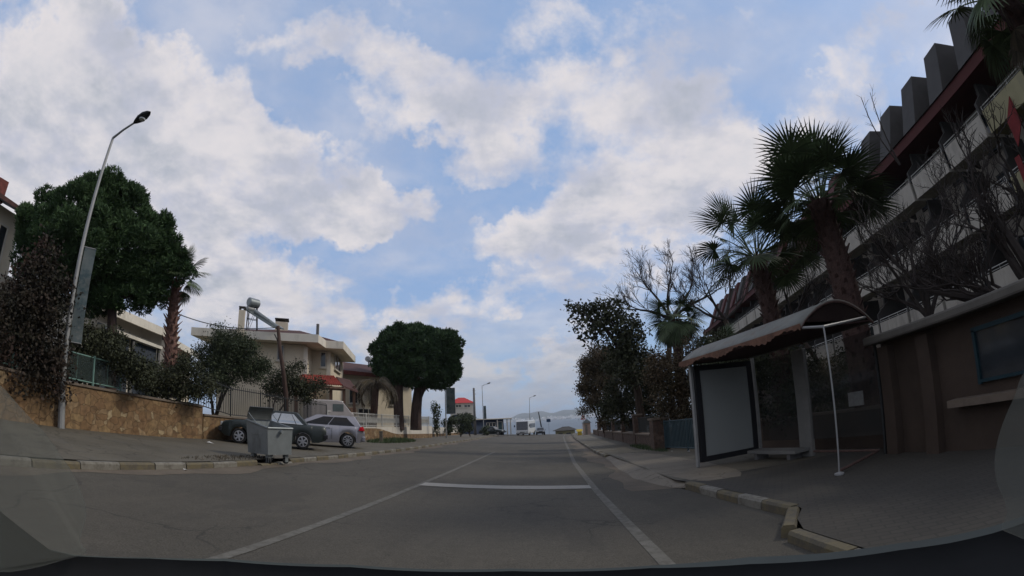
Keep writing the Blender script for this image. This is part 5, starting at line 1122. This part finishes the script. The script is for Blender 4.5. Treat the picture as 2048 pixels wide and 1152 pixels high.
# ================================================================== RIGHT SIDE
S0, SU, SV = Vector((3.8, 11.76, 0)), Vector((.229, -.973, 0)), Vector((.973, .229, 0))
SA = math.atan2(SU.y, SU.x)
def sp_(a, b, z): return S0 + SU * a + SV * b + Vector((0, 0, z))
def shelter():
    g = -.22; t = thing('bus_shelter', 'old bus shelter with rusty arched roof and blank poster panel', 'bus shelter', sp_(2.2, 1, g))
    DP = 2.1
    # poster case across the far end
    for a, b in ((.0, .06), (DP - .03, DP + .03)): MB().box(sp_(0, (a + b) / 2, 1.1), (.10, b - a, 2.66), SA).build('post', m_galvp, t)
    mb = MB(); z0, z1, b0, b1 = -.12, 2.36, .10, 1.98
    mb.box(sp_(0, (b0 + b1) / 2, z1 - .07), (.16, b1 - b0, .14), SA); mb.box(sp_(0, (b0 + b1) / 2, z0 + .07), (.16, b1 - b0, .14), SA)
    for b in (b0 + .08, b1 - .08): mb.box(sp_(0, b, (z0 + z1) / 2), (.158, .16, z1 - z0 - .28), SA)
    fr = mb.build('poster_frame', m_black, t)
    m_post = mat('poster_white', (.27, .285, .27), var=.06, scale=.8, rough=.35, spec=.5)
    q = MB().box(sp_(.0, (b0 + b1) / 2, (z0 + z1) / 2), (.10, b1 - b0 - .30, z1 - z0 - .26), SA).build('poster', m_post, t); q.parent = fr
    # rear glass wall with broad white column, seat plinth, low rails
    m_sg = mat('shelter_glass', (.03, .035, .035), rough=.05, var=.2, alpha=.30, spec=.6); 
    for a0, a1 in ((.15, 1.6), (2.12, 4.25)):
        MB().prism([sp_(a0, DP, .15), sp_(a1, DP, .15), sp_(a1, DP, 2.3), sp_(a0, DP, 2.3)], SV * .012).build('glass_pane', m_sg, t)
    MB().box(sp_(1.86, DP + .02, 1.03), (.44, .12, 2.6), SA).build('column', m_concw, t, bevel=.01)
    MB().box(sp_(4.3, DP, 1.05), (.05, .05, 2.6), SA).build('post', m_iron, t)
    MB().box(sp_(1.05, DP - .3, -.08), (1.9, .5, .08), SA).build('bench_slab', m_concw, t, bevel=.01)
    for a in (.4, 1.7): MB().box(sp_(a, DP - .3, -.20), (.12, .4, .16), SA).build('bench_leg', m_concp, t)
    mb = MB(); mb.tube([sp_(2.2, DP - .1, -.13), sp_(4.2, DP - .1, -.15)], .028, 6); mb.tube([sp_(4.2, DP - .1, -.15), Vector((4.95, 7.15, -.14))], .028, 6); mb.build('floor_rail', m_rust2, t)
    # notice on the rear glass
    MB().box(sp_(3.6, DP - .02, .96), (.44, .02, .30), SA).build('notice', m_poster2, t)
    # near end: crossbar and thin pole
    MB().tube([sp_(4.36, -.15, 2.43), Vector((4.9, 7.1, 2.35)), sp_(4.36, 1.95, 2.56)], .026, 6).build('crossbar', m_galvp, t)
    MB().tube([Vector((4.9, 7.08, -.2)), Vector((4.9, 7.1, 2.37))], .016, 8).build('pole', m_galvp, t)
    MB().lathe([(.09, 0), (.09, .03), (.03, .05)], (4.9, 7.08, -.19), 10).build('pole_foot', m_galvp, t)
    MB().tube([sp_(0, -.1, 2.42), sp_(0, 2.05, 2.48)], .035, 6).build('crossbar', m_iron, t)
    # barrel roof
    K = 18; pf = lambda q: (-.2 + 2.25 * q, 2.46 + .46 * math.sin(math.pi * min(1, q * 1.02)) ** .8 if 0 < q < 1 else 2.46)
    rows = []
    for i in range(K + 1):
        q = i / K; b, z = pf(q); rows.append([sp_(a, b, z) for a in np.linspace(-.12, 4.42, 12)])
    o = MB().grid(rows).build('roof', m_shroof, t, smooth=True); md = o.modifiers.new('s', 'SOLIDIFY'); md.thickness = .03
    for a in (-.1, 2.15, 4.4):
        MB().tube([sp_(a, *[pf(i / K)[0], pf(i / K)[1] - .035]) for i in range(K + 1)], .028, 5).build('roof_rib', m_rust2, t)
    # ragged rusty valance hanging from the road side edge
    vs = []; n = 90; random.seed(9)
    for i in range(n + 1):
        a = -.12 + 4.54 * i / n; dp = .09 + .05 * math.sin(i * .21) + random.uniform(0, .045); vs += [sp_(a, -.215, 2.50), sp_(a, -.235, 2.50 - dp)]
    o = MB().add(vs, [(2 * i, 2 * i + 1, 2 * i + 3, 2 * i + 2) for i in range(n)]).build('valance', m_rust, t); md = o.modifiers.new('s', 'SOLIDIFY'); md.thickness = .012
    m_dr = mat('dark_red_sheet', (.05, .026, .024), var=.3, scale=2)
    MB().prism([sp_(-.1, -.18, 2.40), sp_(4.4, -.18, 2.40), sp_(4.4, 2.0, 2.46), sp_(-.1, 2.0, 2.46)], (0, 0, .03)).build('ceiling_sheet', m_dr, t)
    for a in (4.37,):
        pts = [sp_(a, pf(i / K)[0], pf(i / K)[1] - .05) for i in range(1, K)]; MB().prism(pts, SU * .015).build('end_panel', m_smoke, t)
m_concw = mat('pale_painted_concrete', (.19, .185, .17), var=.15, scale=3); m_poster2 = mat('paper_notice', (.16, .16, .15), var=.3, scale=8)
m_shroof = mat('weathered_roof_sheet', (.15, .15, .13), rough=.6, var=.25, scale=2.2, bump=.2); patch(m_shroof, (.13, .085, .055), 2.5, .52, .66, amt=.8); patch(m_shroof, (.22, .21, .19), 4, .6, .7, amt=.6)
m_rust2 = mat('rusty_frame', (.10, .06, .05), var=.4, scale=8); m_smoke = mat('smoky_polycarbonate', (.03, .02, .018), rough=.2, var=.3, alpha=.75)
shelter()
# garden wall, brick pillar, gate and fence right of the road
def right_wall():
    pts = [(4.95, 22.2), (5.2, 28), (5.75, 40), (6.5, 55), (7.7, 75)]
    b = Vector((4.95, 22.2, gz(4.95, 22.2))); t = thing('garden_wall', 'low dark stone wall with coping along the right pavement', 'wall', b)
    vs = []; cv = []
    for x, y in pts:
        g = gz(x, y); vs += [(x, y, g - .3), (x, y, g + .62), (x + .35, y, g + .62), (x + .35, y, g - .3)]; cv += [(x - .05, y, g + .622), (x - .05, y, g + .70), (x + .4, y, g + .70), (x + .4, y, g + .622)]
    k = len(pts); F = [(3, 2, 1, 0), tuple(4 * (k - 1) + j for j in range(4))] + [(4 * i + (j + 1) % 4, 4 * i + 4 + (j + 1) % 4, 4 * i + 4 + j, 4 * i + j) for i in range(k - 1) for j in range(4)]
    MB().add(vs, F).build('stonework', m_stone2, t); MB().add(cv, F).build('coping', m_cap, t)
    for y in (27, 33, 40, 49, 60):
        x = float(np.interp(y, [p[1] for p in pts], [p[0] for p in pts])) + .17; g = gz(x, y); MB().box((x, y, g + .75), (.46, .46, 1.9)).build('pier', m_stone2, t); MB().box((x, y, g + 1.74), (.56, .56, .09)).build('pier_cap', m_cap, t)
right_wall()
rail_fence('iron_railing', 'dark iron railing on the low right garden wall', [(5.15 + (y - 22.6) * .045, y, gz(5.2, y) + .68) for y in (22.8, 26.5, 33, 40, 48)], .85, m_iron, bars=.15, br=.012)
p = gp(5.1, 20.9); t = thing('brick_pillar', 'square brown brick pillar beside the blue green gate', 'pillar', p); MB().box(p + Vector((0, 0, .62)), (.72, .72, 1.45)).build('shaft', m_stone2, t); MB().box(p + Vector((0, 0, 1.39)), (.84, .84, .09)).build('cap', m_cap, t)
m_gate = mat('blue_green_gate', (.03, .055, .065), rough=.5, var=.2)
p = gp(5.3, 20.3); t = thing('gate', 'blue green metal bar gate between the brick pillar and the shelter', 'gate', p); a, b = gp(5.22, 20.4), gp(5.9, 16.0)
mb = MB(); 
for i in range(34): q = a.lerp(b, i / 33); mb.box(q + Vector((0, 0, .68)), (.025, .07, 1.15), math.atan2(b.y - a.y, b.x - a.x) + math.pi / 2)
mb.build('bars', m_gate, t); mb = MB()
for z in (.12, 1.24): mb.tube([a + Vector((0, 0, z)), b + Vector((0, 0, z))], .03, 5)
for q in (a, a.lerp(b, .5), b): mb.tube([q, q + Vector((0, 0, 1.3))], .04, 6)
mb.build('frame', m_gate, t)
wall_run('garden_wall', 'brown garden wall behind the bus shelter glass', [(7.6, 8.6), (7.2, 12), (6.6, 16.0)], [.62, .60, .55], -.25, m_shop, m_cap, zb=-.5)
# vegetation mass
bush('hedge_bush', 'brownish tall bush nearest the road at the far end of the right pavement', 'bush', (6.6, 50, -1.0), LB([(1190, 760, 28, 45), (1215, 790, 34, 50), (1178, 800, 18, 34), (1200, 720, 26, 26), (1165, 783, 11, 12), (1185, 730, 20, 20), (1230, 740, 26, 40), (1172, 745, 8, 9)], 44), 9500, .30, .20, m_brown, clump=7, cs=.5, trunk=.12)
bush('hedge_bush', 'dark dense bush behind the low stone wall and railing', 'bush', (6.6, 31, -.5), LB([(1250, 760, 36, 55), (1280, 790, 40, 50), (1240, 820, 34, 25), (1310, 800, 34, 40), (1225, 800, 22, 36), (1300, 750, 34, 36)], 30), 9000, .22, .15, m_dark, clump=7, cs=.4, trunk=.12)
bush('hedge_bush', 'rusty brown creeper bush above the gate left of the shelter', 'bush', (6.9, 21, -.3), LB([(1350, 760, 36, 48), (1385, 740, 40, 50), (1330, 800, 30, 36), (1420, 720, 40, 40), (1372, 800, 36, 40), (1320, 740, 28, 36)], 21.5), 8500, .16, .11, m_brown, clump=7, cs=.3, trunk=.09)
bush('hedge_bush', 'dark green hedge seen through the shelter glass', 'bush', (8.7, 15, -.3), LB([(1480, 780, 60, 60), (1560, 800, 70, 70), (1640, 790, 70, 60), (1700, 780, 60, 70), (1450, 720, 60, 50), (1540, 730, 60, 40), (1600, 740, 60, 40)], 15.5), 9000, .14, .10, m_dark, clump=7, cs=.3, trunk=.09)
def lean_tree():
    r = 27; b = AR(1285, 850, 28.5); b.z = -.4; t = thing('leaning_tree', 'dark tree leaning out over the pavement to the left with sparse leafy tip', 'tree', b); random.seed(12)
    mb = MB(); p = [b, AR(1275, 780, 28), AR(1250, 710, 27.5), AR(1205, 650, 27)]; mb.tube(p, [.28, .22, .17, .10], 8)
    tips = []
    for (x, y) in ((1140, 612), (1160, 640), (1185, 655), (1210, 615), (1240, 620), (1180, 690), (1262, 650), (1225, 690)): q = AR(x, y, r + random.uniform(-.6, .6)); limb(mb, p[2] if x > 1200 else p[3], q, .07, .015, .08, 5); tips.append(q)
    mb.build('trunk', m_bark, t)
    L_ = LB([(1140, 613, 12, 6), (1160, 617, 20, 9), (1190, 616, 26, 12), (1222, 628, 30, 20), (1250, 650, 34, 30), (1205, 645, 26, 18), (1240, 690, 36, 34), (1270, 690, 34, 40), (1262, 740, 36, 36)], r)
    crown('foliage', L_, 5200, .22, .13, m_dark, t, shell=.35, clump=5, cs=.35, jitter=1)
    L2 = LB([(1170, 650, 34, 20), (1190, 672, 30, 24), (1160, 630, 30, 16), (1225, 605, 34, 12), (1165, 676, 12, 8)], r); o = crown('outer_foliage', L2, 620, .24, .15, m_dark, t, shell=.2, jitter=1)
lean_tree()
def bare(label, base, targets, r0, depth, ln, seed, m=m_twig, kids=(2, 4), spread=.5, up=.2, minr=.006):
    random.seed(seed); b = Vector(base); t = thing('bare_tree', label, 'tree', b); mb = MB(); tb_ = MB(); fork = None
    for i, q in enumerate(targets):
        q = Vector(q)
        if i == 0: pts = limb(tb_, b, q, r0, r0 * .7, .05, 9); fork = q; continue
        pts = limb(mb, fork, q, r0 * .55, r0 * .28, .10, 7)
        for k in range(3): bare_branches(mb, pts[-1 - k * 2], (pts[-1] - pts[-2]), ln, r0 * .22, depth, spread, up, minr, kids)
    tb_.build('trunk', m_bark, t); mb.build('branches', m, t); return t
bare('leafless tree with fine twigs behind the small fan palm', (7.6, 27, -.6), [AR(1340, 640, 29), AR(1300, 580, 28), AR(1340, 560, 29), AR(1380, 580, 30), AR(1280, 620, 28), AR(1420, 590, 29)], .2, 4, 1.1, 31, minr=.009)
bare('leafless tree between the two large palms and the shelter roof', (9.9, 20, -.5), [AR(1450, 640, 22.5), AR(1420, 590, 22), AR(1460, 570, 23), AR(1490, 590, 23), AR(1400, 620, 22)], .16, 4, .9, 33, minr=.007)
bare('thin leafless tree in front of the hotel between the palm trunks', (11.5, 15, -.5), [AR(1590, 660, 19), AR(1570, 590, 19), AR(1610, 580, 19), AR(1640, 600, 19), AR(1555, 630, 19)], .12, 4, .7, 34, minr=.006)
bare('large dark leafless tree in front of the hotel at the right edge', (9.6, 3.6, -.3), [AR(2090, 600, 10), AR(2030, 590, 9.9), AR(1960, 600, 9.8), AR(2000, 480, 9.8), AR(1900, 590, 9.6), AR(1960, 400, 10), AR(2040, 380, 10), AR(1840, 560, 9.9)], .24, 4, .75, 35, minr=.006, spread=.55)
bare('leafless tree with slender branches crossing the hotel balconies', (10.2, 7.6, -.3), [AR(1860, 640, 12.4), AR(1830, 560, 12.4), AR(1900, 520, 12.2), AR(1790, 600, 12.6), AR(1880, 440, 12.4), AR(1770, 520, 12.6)], .13, 4, .75, 36, minr=.006, spread=.5)
random.seed(8)
t = thing('bare_shoot', 'two thin bare shoots rising beside the tall palm crown', 'branch', AR(1800, 330, 13)); mb = MB()
for e in ((1722, 195), (1740, 185)): 
    pts = limb(mb, AR(1800, 330, 13), AR(e[0], e[1], 13), .03, .008, .06, 5, 8)
    for k in range(5): bare_branches(mb, pts[3 + k], pts[-1] - pts[-2], .3, .008, 1, .5, .1, .005)
mb.build('branches', m_twig, t)
# palms
fan_palm('tallest fan palm with thick shaggy trunk behind the bus shelter', (8.0, 9.9, -.4), AR(1638, 405, 12.6), .42, .30, 40, 1.3, 1.15, m_palmtr, m_frond, stubs=170, seed=41, droopdead=0, elr=(-.1, 1.5), dr=(.22, .4))
fan_palm('middle fan palm with dark trunk between the tall palm and the bare trees', (7.4, 13.3, -.4), AR(1512, 515, 15.2), .36, .27, 30, 1.4, 1.05, m_palmtr, m_frond, stubs=120, seed=42, droopdead=0, elr=(-.05, 1.5), dr=(.22, .4))
fan_palm('small bushy fan palm above the gate', (6.9, 22.6, -.5), AR(1352, 640, 24), .30, .24, 36, .95, .95, m_palmtr, m_frond, stubs=60, seed=43, droopdead=8, elr=(-.8, 1.3))
fan_palm('fan palm crown filling the upper right corner above the hotel roof', (9.2, 2.0, -.2), AR(2005, 0, 9.4), .34, .28, 22, 1.0, .95, m_palmtr, m_frond, stubs=80, seed=44, droopdead=4, elr=(-.3, 1.4))
fan_palm('low green fan palm beside the far end of the shelter roof', (7.4, 17.8, -.4), AR(1440, 700, 19.4), .25, .2, 16, .7, .8, m_palmtr, m_frond, stubs=30, seed=45, droopdead=2, elr=(-.3, 1.3))

# hotel
def hotel():
    A = Vector((19.1, 5.0, 0)); U = Vector((.1152, .9933, 0)); Nn = Vector((-.9933, .1152, 0)); ang = math.atan2(U.y, U.x)
    Q = lambda s, o, z: A + U * s + Nn * o + Vector((0, 0, z))
    t = thing('hotel', 'long white hotel with rows of balconies and stepped dark dormers along its roof', 'hotel', Q(30, 0, -1.5)); s0, s1 = -8, 66
    MB().prism([Q(s0, -1.6, -2), Q(s1, -1.6, -2), Q(s1, -12, -2), Q(s0, -12, -2)], (0, 0, 14.3)).build('wall', m_hotel, t)
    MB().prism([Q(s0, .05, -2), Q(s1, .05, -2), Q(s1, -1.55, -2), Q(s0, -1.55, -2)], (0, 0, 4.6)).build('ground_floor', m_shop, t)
    # dark red eaves band and sloping roof
    MB().prism([Q(s0 - .3, .9, 12.0), Q(s1, .9, 12.0), Q(s1, .9, 12.5), Q(s0 - .3, .9, 12.5)], Nn * -3).build('eaves', m_hotelr, t)
    MB().add([Q(s0 - .3, 1.0, 12.51), Q(s1, 1.0, 12.51), Q(s1, -4.5, 14.4), Q(s0 - .3, -4.5, 14.4), Q(s0 - .3, -12, 12.5), Q(s1, -12, 12.5)], [(0, 1, 2, 3), (3, 2, 5, 4), (1, 5, 2), (0, 3, 4)]).build('roof', m_tiled, t)
    bw = 2.95; n = 22
    for i in range(n):
        s = 2.45 + i * bw - .85
        if s > s1 - 2: break
        d = MB().prism([Q(s, .25, 12.7), Q(s, -1.45, 16.3), Q(s, -6.5, 16.3), Q(s, -6.5, 13.2)], U * 1.35).build('dormer', m_hoteld if i % 2 == 0 or i < 6 else m_hotelr, t)
    k = int((s1 - s0) / 3.2)
    for fl, z in enumerate((3.4, 6.4, 9.4)):
        for i in range(k):
            s = s0 + 3.2 * i + .6 + (fl % 2) * 0
            if s > 55 and fl == 0: continue
            end = s < 2.6
            mb = MB(); mb.box(Q(s + 1.45, .32, z + .0), (2.95, 1.35, .16), ang)
            mb.prism([Q(s - .02, .98, z + .08), Q(s + 2.92, .98, z + .08), Q(s + 2.92, .98, z + .95), Q(s - .02, .98, z + .95)], Nn * -.11)
            b = mb.build('balcony', m_hotely if end else m_hotel, t)
            mb = MB(); mb.tube([Q(s, .93, z + 1.15), Q(s + 2.9, .93, z + 1.15)], .022, 4); mb.tube([Q(s, .93, z + 1.02), Q(s + 2.9, .93, z + 1.02)], .012, 4)
            for f in (0, .33, .66, 1): mb.tube([Q(s + 2.9 * f, .93, z + .9), Q(s + 2.9 * f, .93, z + 1.15)], .014, 4)
            rl = mb.build('railing', m_ironw, t); rl.parent = b
            if i % 1 == 0 and not end:
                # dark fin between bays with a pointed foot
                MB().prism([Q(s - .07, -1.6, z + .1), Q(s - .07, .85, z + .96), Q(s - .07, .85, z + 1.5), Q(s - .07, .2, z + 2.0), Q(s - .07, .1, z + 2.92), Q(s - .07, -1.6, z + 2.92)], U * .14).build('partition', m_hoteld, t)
            w_ = MB().box(Q(s + 1.5, -1.56, z + 1.25), (1.7, .08, 2.1), ang).build('window', m_hoteld if not end else m_soffit, t)
            g = MB().box(Q(s + 1.5, -1.51, z + 1.25), (1.5, .04, 1.9), ang).build('pane', m_glass, t); g.parent = w_
    for s, z in ((-1.5, 7.6), (1.2, 4.0), (4.3, 6.9)): MB().box(Q(s, 1.03, z), (.30, .06, 1.9), ang).build('red_panel', m_redp, t)
    MB().prism([Q(3.3, 1.03, 9.9), Q(4.0, 1.03, 9.2), Q(4.0, 1.03, 8.1), Q(3.3, 1.03, 8.8)], Nn * .05).build('red_banner', m_redp, t)
    # blank yellow stair block at the near end
    MB().prism([Q(-8, .4, -1.5), Q(-1.5, .4, -1.5), Q(-1.5, -1.6, -1.5), Q(-8, -1.6, -1.5)], (0, 0, 13.4)).build('stair_block', m_hotely, t)
m_redp = mat('red_cloth', (.15, .018, .018), var=.3, scale=3)
hotel()
def shop():
    X = 7.0; g = -.7; zt = 2.0; t = thing('shop', 'low brown rendered shopfront with pale ledge and teal window frame', 'shop', (8, 3.4, g)); y0, y1 = -6, 8.05
    MB().box((X + .7, (y0 + y1) / 2, (g + zt) / 2), (1.4, y1 - y0, zt - g)).build('wall', m_shop, t)
    MB().prism([(X - .42, 8.15, zt - .02), (X + 1.6, 8.15, zt - .02), (X + 1.6, y0, zt - .02), (X - .42, y0, zt - .02)], (0, 0, .17)).build('ledge', m_concw2, t, bevel=.04)
    for y in (7.8, 6.6): MB().box((X - .06, y, (g + zt) / 2 - .05), (.28, .34, zt - g - .1)).build('pilaster', m_shop, t)
    # display window
    f = MB(); a, b, z0, z1 = 1.0, 5.4, .85, 1.72
    for y in (a, b): f.box((X - .03, y, (z0 + z1) / 2), (.1, .06, z1 - z0))
    f.box((X - .03, (a + b) / 2, z1), (.1, b - a + .06, .07)); f.box((X - .032, (a + b) / 2, z0 + .05), (.1, b - a + .06, .05))
    w_ = f.build('window', m_teal, t); q = MB().box((X - .005, (a + b) / 2, (z0 + z1) / 2), (.03, b - a, z1 - z0 - .06)).build('pane', m_glass, t); q.parent = w_
    q = MB().box((X - .12, (a + b) / 2 + .2, .62), (.34, b - a + .9, .12)).build('sill', m_cap, t); q.parent = w_
m_concw2 = mat('pale_ledge_paint', (.115, .105, .09), var=.2, scale=2); patch(m_concw2, (.12, .11, .09), 2, .5, .7, amt=.7)
shop()

# ================================================================== the car the picture was taken from
def own_car():
    t = thing('own_car', 'dark dashboard edge of the car along the bottom of the view', 'car', (0, .2, 0))
    m_dash = mat('dashboard_plastic', (.016, .017, .018), rough=.75, var=.2, scale=8)
    m_seal = mat('bonnet_edge', (.05, .06, .052), rough=.4, var=.2, scale=3, spec=.5)
    e = [(-150, 900), (-60, 968), (0, 1022), (50, 1062), (100, 1100), (150, 1112), (300, 1117), (450, 1122), (700, 1134), (1024, 1142), (1300, 1136), (1500, 1128), (1650, 1120), (1800, 1100), (1900, 1086), (1980, 1068), (2048, 1046), (2120, 1015), (2200, 970)]
    P_ = [CAM + ray(px, py) * .62 for px, py in e]
    rows = [P_, [p + Vector((0, .01, -.03)) for p in P_], [Vector((p.x, p.y - .12, p.z - .12)) for p in P_], [Vector((p.x, min(p.y, .2) - .35, p.z - .35)) for p in P_]]
    o = MB().grid(rows).build('dashboard', m_dash, t, smooth=True)
    e2 = [(px, py) for px, py in e if 60 < px]; 
    f0 = [CAM + ray(px, py - (2 if px < 400 else 14 if px > 1400 else 5) * 1.0) * 1.05 for px, py in e2]
    o = MB().grid([f0, [Vector((p.x, p.y - .1, p.z - .10)) for p in f0], [Vector((p.x, p.y - .3, p.z - .22)) for p in f0]]).build('bonnet', m_seal, t, smooth=True)
    m_reflection = mat('grey_reflection', (.13, .135, .115), rough=.6, var=.12, scale=3, alpha=.30)  # added see-through grey sheets, imitating the dash reflected in the windscreen
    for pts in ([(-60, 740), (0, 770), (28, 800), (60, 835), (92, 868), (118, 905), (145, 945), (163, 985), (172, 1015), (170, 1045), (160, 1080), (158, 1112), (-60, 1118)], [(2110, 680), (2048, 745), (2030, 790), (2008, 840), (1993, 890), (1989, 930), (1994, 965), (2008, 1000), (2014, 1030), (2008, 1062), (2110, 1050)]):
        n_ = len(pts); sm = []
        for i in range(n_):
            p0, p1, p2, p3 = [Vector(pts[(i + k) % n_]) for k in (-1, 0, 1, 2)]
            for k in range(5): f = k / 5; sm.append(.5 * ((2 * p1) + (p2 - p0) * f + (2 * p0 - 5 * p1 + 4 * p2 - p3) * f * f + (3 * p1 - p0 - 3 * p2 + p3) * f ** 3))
        w_ = [CAM + ray(*q) * .60 for q in sm]; MB().prism(w_, ray(*pts[0]) * .004).build('windscreen_reflection', m_reflection, t)
own_car()
# ------------------------------------------------------------------ air
hz = bpy.data.materials.new('haze_air'); hz.use_nodes = True; nt = hz.node_tree; nt.nodes.remove(nt.nodes['Principled BSDF']); pv = nt.nodes.new('ShaderNodeVolumePrincipled')
pv.inputs['Density'].default_value = .00016; pv.inputs['Color'].default_value = (.75, .82, .92, 1); nt.links.new(pv.outputs[0], nt.nodes['Material Output'].inputs['Volume'])
tag(MB().box((0, 3000, 60), (26000, 13000, 145)).build('haze', hz), kind='stuff') if USE_HAZE else None
